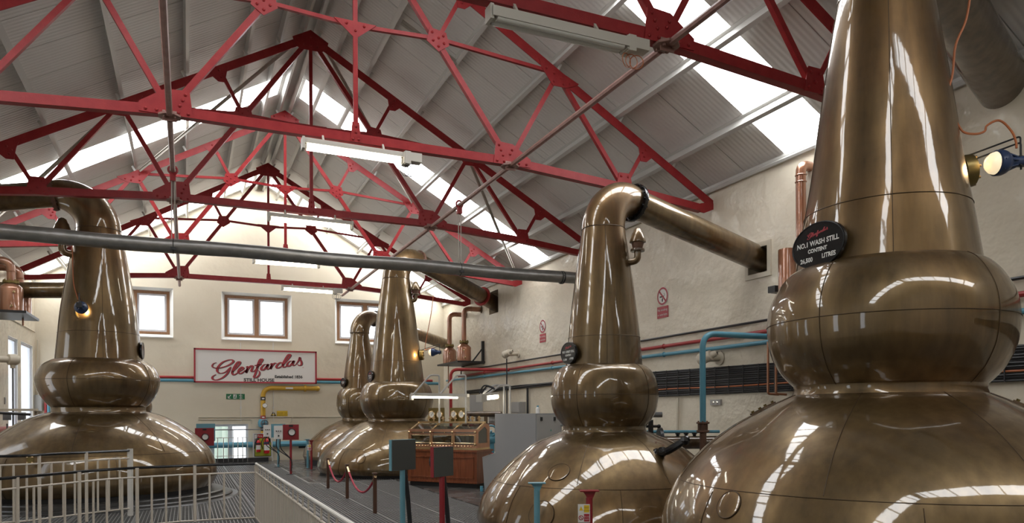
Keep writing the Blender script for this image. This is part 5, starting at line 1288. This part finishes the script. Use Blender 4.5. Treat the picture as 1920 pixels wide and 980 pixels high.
for i in range(3):
    x0, x1 = .04 + i * bw + .03, .04 + (i + 1) * bw - .03
    mb = MB(); sbox(mb, x0, x1, .045, .05, z0 + .13, z1 - .05); p_ = ob('front_pane', mb, safe_glass, cab, smooth=False)
    mb = MB(); r_ = .018
    mb.tube([SP(x0 + .02, .03, z0 + .16), SP(x1 - .02, .03, z0 + .16), SP(x1, .03, z0 + .19), SP(x1, .03, z1 - .11), SP(x0, .03, z1 - .11), SP(x0, .03, z0 + .19), SP(x0 + .02, .03, z0 + .16)], .014, 6); ob('door_frame', mb, brass, cab)
    mb = MB(); mb.add([SP(x0, .05, z1), SP(x1, .05, z1), SP(x1, yb, z2), SP(x0, yb, z2)], [(0, 1, 2, 3)]); ob('roof_pane', mb, safe_glass, cab, smooth=False)
    for k in range(3 if i == 2 else 2):                    # receiving bowls and hydrometer jars inside
        x = x0 + (x1 - x0) * (k + 1) / (4 if i == 2 else 3); g = SP(x, .30, z0 + .13)
        mb = MB()
        if i == 2: mb.lathe([(.02, 0), (.035, 0), (.035, .24), (.04, .25)], g, 12)
        else: mb.lathe([(.03, 0), (.03, .08), (.10, .13), (.11, .20), (.10, .20)], g, 16); mb.tube(fillet([g + UP * .3 - N * .2, g + UP * .3, g + UP * .22], .06), .02, 8)
        ob('hydrometer_jar' if i == 2 else 'receiving_bowl', mb, chrome if i == 2 else brass, cab)
mb = MB(); sbox(mb, .05, Wd - .05, D - .09, D - .06, z0 + .05, z2 - .1); ob('back_plate', mb, grey_cab, cab, smooth=False)
for x, s in ((.02, -1), (Wd - .02, 1)):                    # gable ends with an arched pane
    mb = MB(); th = .02
    outer = [(.03, z0 + .05), (D - .06, z0 + .05), (D - .06, z2 - .08), (yb, z2), (.03, z1)]; inner = [(.13, z0 + .16), (D - .18, z0 + .16), (D - .18, z2 - .18), (yb - .02, z2 - .09), (.13, z1 - .03)]
    n_ = len(outer); vs = [SP(x, y, z) for y, z in outer] + [SP(x, y, z) for y, z in inner] + [SP(x - s * th, y, z) for y, z in outer] + [SP(x - s * th, y, z) for y, z in inner]
    fs = []
    for i in range(n_):
        j = (i + 1) % n_; fs += [(i, j, n_ + j, n_ + i), (2 * n_ + i, 3 * n_ + i, 3 * n_ + j, 2 * n_ + j), (n_ + i, n_ + j, 3 * n_ + j, 3 * n_ + i), (i, 2 * n_ + i, 2 * n_ + j, j)]
    mb.add(vs, fs); ob('end_frame', mb, copper_pink, cab, smooth=False)
    mb = MB(); mb.add([SP(x - s * .012, y, z) for y, z in inner], [tuple(range(n_))]); ob('end_pane', mb, safe_glass, cab, smooth=False)
# dial boards with little taps
for x in (.54, 1.20):
    mb = MB(); xx = x * Wd / 2.02; sbox(mb, xx - .235, xx + .235, yb + .02, yb + .06, z2 + .03, z2 + .37); bd_ = ob('dial_board', mb, brass_plate, cab, smooth=False)
    for k in (-.115, .115):
        c = SP(xx + k, yb + .02, z2 + .20); mb = MB(); mb.lathe([(.088, 0), (.095, .03), (.08, .045), (.075, .02)], c, 20, N); ob('dial_rim', mb, brass, bd_)
        mb = MB(); mb.lathe([(.001, .022), (.08, .022)], c, 20, N); ob('dial_face', mb, gauge_face, bd_)
        mb = MB(); mb.bar(c + N * .026 - X * .02 - UP * .03, c + N * .026 + X * .03 + UP * .04, .008, .004); ob('pointer', mb, sign_black, bd_, smooth=False)
for i, x in enumerate((.36, .52, .80, 1.02, 1.16, 1.5, 1.66, 1.85)):
    q = SP(x * Wd / 2.02, yb - .04, z2 + .03); mb = MB(); mb.cyl(q, q + UP * .09, .022, 8); mb.cyl(q + UP * .07 - X * .05, q + UP * .07 + X * .05, .016, 8); mb.cyl(q + UP * .08, q + UP * .13, .03, 8); ob('brass_tap', mb, brass, cab)
# lamp frame over the safe
lf = thing('lamp_gantry', 'grey tube gantry holding a lit strip light above the spirit safe', 'lamp', SP(Wd / 2, yb, z2))
tz = EYE + (775.5 - 745) * 17.0 / F_PX
tl, trr = on_d(772, 744, 17.4), on_d(858, 745, 17.0)
for u in (823.5, 873):
    p = on_d(u, 745, 17.45); q = V((p.x, p.y, z2 + .0)); top = on_d(u, 703, 17.45); fr = on_d(u - 50, 741, 17.2)
    mb = MB(); mb.tube(fillet([q, top, on_d(u - 17, 703, 17.4), fr], .05), .022, 8); ob('gantry_post', mb, grey_side, lf)
mb = MB(); mb.bar(tl + UP * .065, on_d(878, 741, 16.9), .12, .075); ob('lamp_housing', mb, lamp_body, lf, smooth=False)
mb = MB(); mb.cyl(tl + UP * -.0, trr, .023, 12); ob('tube', mb, tube_m, lf, label='glowing tube')
mb = MB(); mb.box(tl, (.05, .12, .14), (trr - tl).normalized(), UP.cross((trr - tl).normalized()), UP); ob('end_cap', mb, lamp_body, lf, smooth=False)
lg = thing('lamp_gantry', 'second grey gantry with a short lit tube, beside the tall grey cabinet', 'lamp', on_d(950, 775, 17.0))
e0, e1 = on_d(903, 746, 16.4), on_d(931, 743, 17.2)
mb = MB(); mb.cyl(e0, e1, .055, 12); ob('tube', mb, tube_m, lg, label='glowing tube')
mb = MB(); mb.bar(e0 + UP * .07, e1 + UP * .07, .12, .05); mb.box(e0, (.30, .14, .16), (e1 - e0).normalized(), UP.cross((e1 - e0).normalized()), UP); ob('lamp_housing', mb, lamp_body, lg, smooth=False)
mb = MB(); mb.torus(e1, (e1 - e0).normalized(), .06, .018, 14, 6); ob('end_cap', mb, brass, lg)
for u0 in (945, 956):
    b_ = on_d(u0, 775, 17.2); t_ = on_d(u0, 722, 17.2); f_ = on_d(u0 - 18, 722, 17.2); g_ = on_d(u0 - 42, 738, 17.0)
    mb = MB(); mb.tube(fillet([b_ - UP * .1, t_, f_, g_], .05), .026, 8); ob('gantry_post', mb, grey_side, lg)
mb = MB(); mb.tube(smooth_path([e0 + UP * .1, e0 + UP * .26 + RT * .12, e0 + UP * .2 + RT * .3], 5), .02, 6); mb.tube(smooth_path([e0 + UP * .1 - RT * .05, e0 + UP * .28 + RT * .06, e0 + UP * .23 + RT * .28], 5), .02, 6); ob('looped_cable', mb, black_cable, lg)
# junction box and brown pipes behind the safe
q = on_d(893, 756, 21.5); jb = thing('junction_box', 'grey junction box hanging behind the lamp over the spirit safe', 'box', q)
mb = MB(); mb.box(q, (.38, .22, .50), RT, FW, UP); ob('box_body', mb, grey_side, jb, smooth=False); mb = MB()
for k in range(4): mb.cyl(q + RT * (.1 * k - .15) - UP * .25, q + RT * (.1 * k - .15) - UP * .36, .03, 8)
mb.bar(q + UP * .2 + FW * .1, V((q.x, q.y, 0)) + FW * .1, .05, .05)
ob('cable_glands', mb, black, jb)
p, q = on_d(868, 776, 20.5), on_d(932, 774, 20.0); rk = thing('brown_pipe_rack', 'brown pipes and small valves behind the spirit safe', 'pipework', p)
mb = MB(); mb.cyl(p, on_d(940, 776, 20.0), .075, 12); ob('upper_pipe', mb, copper_dull, rk); mb = MB(); mb.cyl(on_d(868, 797, 20.5), on_d(935, 796, 20.0), .05, 12); ob('lower_pipe', mb, rust, rk)
for u in (884, 897, 911, 920, 926): 
    c = on_d(u, 787, 20.2); mb = MB(); mb.box(c, (.10, .08, .20), RT, FW, UP); mb.cyl(c - FW * .05, c - FW * .12, .04, 10); ob('valve_block', mb, copper_dull if u % 2 else grey_side, rk)
for u in (878, 930): c = on_d(u, 776, 20.3); mb = MB(); mb.cyl(c, V((c.x, c.y, 0)), .04, 8); ob('rack_leg', mb, rust, rk)
c = on_d(921, 830, 19.5); bv = thing('blue_pump', 'blue painted pump with a hand wheel between the spirit safe and grey cabinet', 'pump', V((c.x, c.y, 0)))
mb = MB(); mb.cyl(V((c.x, c.y, 0)), c + UP * .28, .09, 12); mb.ball(c + UP * .1, .15, 12); ob('pump_body', mb, blue_pipe, bv); mb = MB(); mb.torus(c + UP * .33 - FW * .1, FW, .14, .025, 18, 6); mb.cyl(c + UP * .33 - FW * .1, c + UP * .2, .03, 8); ob('hand_wheel', mb, blue_pipe, bv)
mb = MB(); mb.cyl(c + UP * .05 - RT * .3, c + UP * .05 + RT * .5, .055, 10); ob('black_hose', mb, black_cable, bv)

# ================================================================== GREY CONTROL CABINET
gb = on_z(894, 916, 0)
gc = on_d(928, 775, 16.6); gd = on_d(1004, 778, 15.6)
GX_ = (gd - gc); GX_.z = 0; gw = GX_.length; GX_.normalize(); GN = V((GX_.y, -GX_.x, 0))
if GN.y > 0: GN = -GN
kc = thing('control_cabinet', 'tall plain grey control cabinet with a low sloping desk, between safe and near spirit still', 'cabinet', V((gc.x, gc.y, 0)))
def GP(x, y, z): return V((gc.x, gc.y, 0)) + GX_ * x - GN * y + UP * z
zc = gc.z
mb = MB(); mb.hexa([GP(x, y, z) for z in (0, zc) for x, y in ((0, 0), (gw, 0), (gw, .8), (0, .8))]); ob('cabinet_body', mb, grey_cab, kc, smooth=False)
mb = MB(); mb.hexa([GP(x, y, z) for z in (.05, zc - .03) for x, y in ((gw, .03), (gw + .02, .03), (gw + .02, .77), (gw, .77))]); dr = ob('cabinet_door', mb, grey_side, kc, smooth=False)
mb = MB()
for y in (.15, .55): mb.box(GP(gw + .03, y, zc - .12), (.03, .05, .08), GX_, GN, UP)
ob('door_catch', mb, black, dr, smooth=False)
lx = -.46
zt2 = on_d(893, 858, 16.7).z
dk = [(lx, 0, zt2 - .02), (0, 0, zt2 + .10), (0, .8, zt2 + .22), (lx, .8, zt2 + .10)]
mb = MB(); mb.hexa([GP(lx + .05, .02, 0), GP(0, .02, 0), GP(0, .8, 0), GP(lx + .05, .8, 0)] + [GP(*p) for p in dk]); ob('desk', mb, grey_cab, kc, smooth=False)
mb = MB(); mb.hexa([GP(p[0], p[1], p[2] + .005) for p in dk] + [GP(p[0], p[1], p[2] + .025) for p in dk]); ob('desk_top', mb, grey_side, kc, smooth=False)
for i in range(4): 
    c = GP(lx + .12 + .1 * i, .12, zt2 + .05 + .028 * i); mb = MB(); mb.cyl(c, c + UP * .03, .02, 8); ob('desk_button', mb, (black, ext_red, white_m, black)[i], kc)
mb = MB(); c = GP(lx + .03, -.05, 0); mb.cyl(c, c + UP * .12, .04, 8); ob('desk_foot', mb, blue_pipe, kc)
c = GP(gw * .82, .3, zc); bt = thing('spray_bottle', 'little white bottle with a blue cap on top of the grey cabinet', 'bottle', c)
mb = MB(); mb.lathe([(.02, 0), (.045, .0), (.045, .11), (.02, .14)], c, 12); ob('bottle', mb, white_m, bt); mb = MB(); mb.lathe([(.022, .14), (.022, .17), (.002, .175)], c, 10); ob('bottle_cap', mb, blue_pipe, bt)
q = on_d(1011, 790, 16.4); fx = thing('fire_broom', 'red and black handle leaning behind the grey cabinet', 'tool', V((q.x, q.y, 0)))
mb = MB(); mb.cyl(on_d(1009, 783, 16.4), on_d(1014, 815, 16.4), .035, 10); ob('black_sleeve', mb, black, fx); mb = MB(); mb.cyl(on_d(1008.5, 780, 16.4), on_d(1009.5, 788, 16.4), .04, 10); ob('red_grip', mb, ext_red, fx); mb = MB(); mb.cyl(on_d(1014, 815, 16.4), V((q.x + .1, q.y, 0)), .02, 8); ob('shaft', mb, grey_pipe, fx)
q = on_d(1022, 808, 15.9); mb = MB(); mb.ball(q, .15, 16, (1, .6, .95)); mb.ball(q - UP * .15 + RT * .03, .11, 12, (.9, .6, 1.2)); mb.ball(q + UP * .09 - RT * .06, .09, 12)
mb.v = [(x + .02 * math.sin(z * 40 + x * 20), y + .015 * math.sin(x * 50), z + .015 * math.sin(x * 35)) for x, y, z in mb.v]
tag(ob('green_cloth', mb, green_rag), 'crumpled green cloth hung on the rail behind the grey cabinet', 'cloth')
mb = MB(); a_ = on_d(1017, 797, 16.1); mb.tube(fillet([a_, a_ + RT * .5, a_ + RT * .5 - UP * .9], .08), .025, 8); mb.tube([a_, V((a_.x, a_.y, 0))], .025, 8); tag(ob('grey_rail', mb, grey_pipe), 'bent grey rail behind the cabinet that the green cloth hangs on', 'rail')

# ================================================================== CREAM RAILINGS in front
def railing(label, pts, zt_, zb_, zm, posts, step, m, flat=False, endpost=None):
    pts = [V((p[0], p[1], 0)) for p in pts]
    t = thing('railing', label, 'railing', pts[len(pts) // 2])
    mb = MB(); mb.tube(smooth_path([p + UP * zt_ for p in pts], 4), .022, 10); ob('handrail', mb, posts, t)
    mb = MB(); mb.tube([p + UP * zm for p in pts], .014, 8); ob('upper_bar', mb, m, t)
    mb = MB(); mb.tube([p + UP * zb_ for p in pts], .014, 8); ob('lower_bar', mb, m, t)
    i = 0
    for a, b in zip(pts[:-1], pts[1:]):
        d = (b - a); L_ = d.length; d.normalize(); n = max(1, round(L_ / step))
        for k in range(n):
            p = a + d * (L_ * k / n); big = i % (3 if flat else 4) == 0
            mb = MB()
            if flat: mb.bar(p + UP * (zb_ if not big else 0), p + UP * (zt_ if big else zm), .012, .075 if not big else .05, side=(-d.y, d.x, 0))
            else: mb.cyl(p + UP * (zb_ if not big else 0), p + UP * (zt_ if big else zm), .026 if big else .017, 8)
            ob('post' if big else 'baluster', mb, m, t); i += 1
    if endpost is not None:
        p = pts[endpost]; mb = MB(); mb.box(p + UP * (zt_ / 2 + .02), (.08, .05, zt_ + .02), RT, FW, UP); ob('end_post', mb, rail_white, t, smooth=False)
    return t
ZR = .95
cA, cB, cC = on_z(480, 869, ZR), on_z(337, 873, ZR), on_z(0, 897, ZR)
cB2 = on_z(420, 870.5, ZR); cB1 = on_z(200, 880, ZR)
cD = cC + (cC - cB1) * 1.2
railing('front cream railing with a black handrail bending along the picture bottom', [(p.x, p.y) for p in (cA, cB2, cB, cB1, cC, cD)], ZR, .02, .80, black_gloss, .225, rail_m)
e1_ = on_z(655, 980, ZR); dirn = (e1_ - cA).normalized()
far = cA + dirn * ((e1_ - cA).length + 2.0)
railing('cream railing of broad flat bars with a shiny white top rail running towards the viewer', [(cA.x + dirn.x * .02, cA.y + dirn.y * .02), (far.x, far.y)], ZR, .02, .80, rail_white, .125, rail_m, flat=True)
r2 = [on_d(244, 844, 13.0), on_d(140, 851, 12.2), on_d(50, 861, 11.5), on_d(0, 864, 11.3)]
zt2_ = r2[0].z
r2.append(r2[-1] + (r2[-1] - r2[-2]) * 4)
railing('rear cream railing close to the black plinth, ending at a square white post', [(p.x, p.y) for p in r2], zt2_, .14, zt2_ - .14, black_gloss, .19, rail_m, endpost=0)

# ================================================================== LEFT WALL
p = on_x(-12, 567, XL + .6)
wq = on_x(24, 674, XL + .75); t = thing('bulkhead_fitting', 'cream painted valve fitting with a long dark rod, in front of the tall left windows', 'fitting', wq)
mb = MB(); mb.tube([wq - V((.8, .5, 0)), wq - V((.1, .05, 0))], .085, 14); ob('stub_arm', mb, cond_cream, t)
mb = MB(); mb.lathe([(.085, -.12), (.14, -.10), (.15, .05), (.13, .10), (.10, .14), (.02, .15)], wq, 18, (.85, .5, 0)); mb.cyl(wq - UP * .1, wq - UP * .22, .06, 10); ob('fitting_head', mb, cond_cream, t, ang=30)
mb = MB(); mb.cyl(wq - UP * .2, V((wq.x, wq.y, .9)), .022, 8); ob('dark_rod', mb, grey_pipe, t)
mb = MB(); mb.box(V((wq.x, wq.y, on_x(24, 768, XL + .75).z)), (1.1, .06, .06)); ob('cross_bar', mb, cond_cream, t, smooth=False)
for k in (-.12, .2): mb = MB(); mb.box(V((wq.x + k, wq.y - .05, on_x(24, 780, XL + .75).z)), (.16, .14, .2)); mb.cyl(V((wq.x + k, wq.y - .05, 0)), V((wq.x + k, wq.y - .05, 1.6)), .02, 8); ob('switch_unit', mb, grey_pipe, t, smooth=False)
q = on_x(72, 754, XL + .1); q.y = YB - 1.0; wbx = thing('wall_box', 'pale grey electrical box on the wall between left windows and wide still', 'box', q)
q = on_y(71, 755, YB - .12); wbx.location = q
mb = MB(); mb.box(q, (.28, .2, .56)); ob('box_body', mb, grey_side, wbx, smooth=False); mb = MB(); mb.box(q - V((0, .11, 0)), (.24, .02, .5)); ob('box_door', mb, grey_side, wbx, smooth=False)
mb = MB(); mb.cyl(q + UP * .28, q + UP * 2.2, .02, 8); mb.cyl(q - UP * .28, q - UP * .9, .02, 8); ob('conduit', mb, cond_cream, wbx)
for du, m_, lb in ((86, red_pipe, 'short red riser beside the pale grey electrical box'), (91, blue_pipe, 'short blue riser beside the pale grey electrical box')):
    q = on_y(du, 770, YB - .14); mb = MB(); mb.cyl(V((q.x, q.y, .02)), V((q.x, q.y, on_y(du, 752, YB - .14).z)), .05, 10); tag(ob('riser_pipe', mb, m_), lb, 'pipe')
a, b = on_x(0, 772, -3.9), on_y(78, 773, 21.5); hz = (a.z + b.z) / 2
mb = MB(); mb.tube(fillet([V((-4.5, 17.5, hz)), V((-4.35, 21.6, hz)), V((-3.7, 22.2, hz - .05))], .2), .035, 8); hr = thing('wall_handrail', 'dark handrail passing in front of the tall left windows', 'railing', (-4.4, 20, hz)); ob('handrail', mb, black, hr)
for y in (18.0, 21.4): mb = MB(); mb.cyl(V((-4.47, y, 0)), V((-4.47, y, hz)), .02, 8); ob('post', mb, black, hr)
q = on_x(10, 806, -4.4); mb = MB(); mb.tube([V((-4.4, q.y - 5, q.z)), V((-4.4, q.y + 4, q.z))], .10, 12); tag(ob('red_pipe', mb, red_pipe), 'thick red pipe low along the left wall above the wide still', 'pipe')
q = on_x(38, 613, XL + .03); mb = MB(); mb.tube([V((XL + .03, q.y - 8, q.z + .1)), V((XL + .03, YB - .1, q.z + .1))], .02, 6); tag(ob('cream_conduit', mb, cond_cream), 'cream conduit along the left wall above the tall windows', 'conduit')
q = on_x(9, 751, XL); mb = MB(); mb.box(q, (.04, .14, .2)); t = thing('wall_switch', 'small light switch on the left wall beside the tall windows', 'switch', q); ob('switch_plate', mb, grey_side, t, smooth=False)
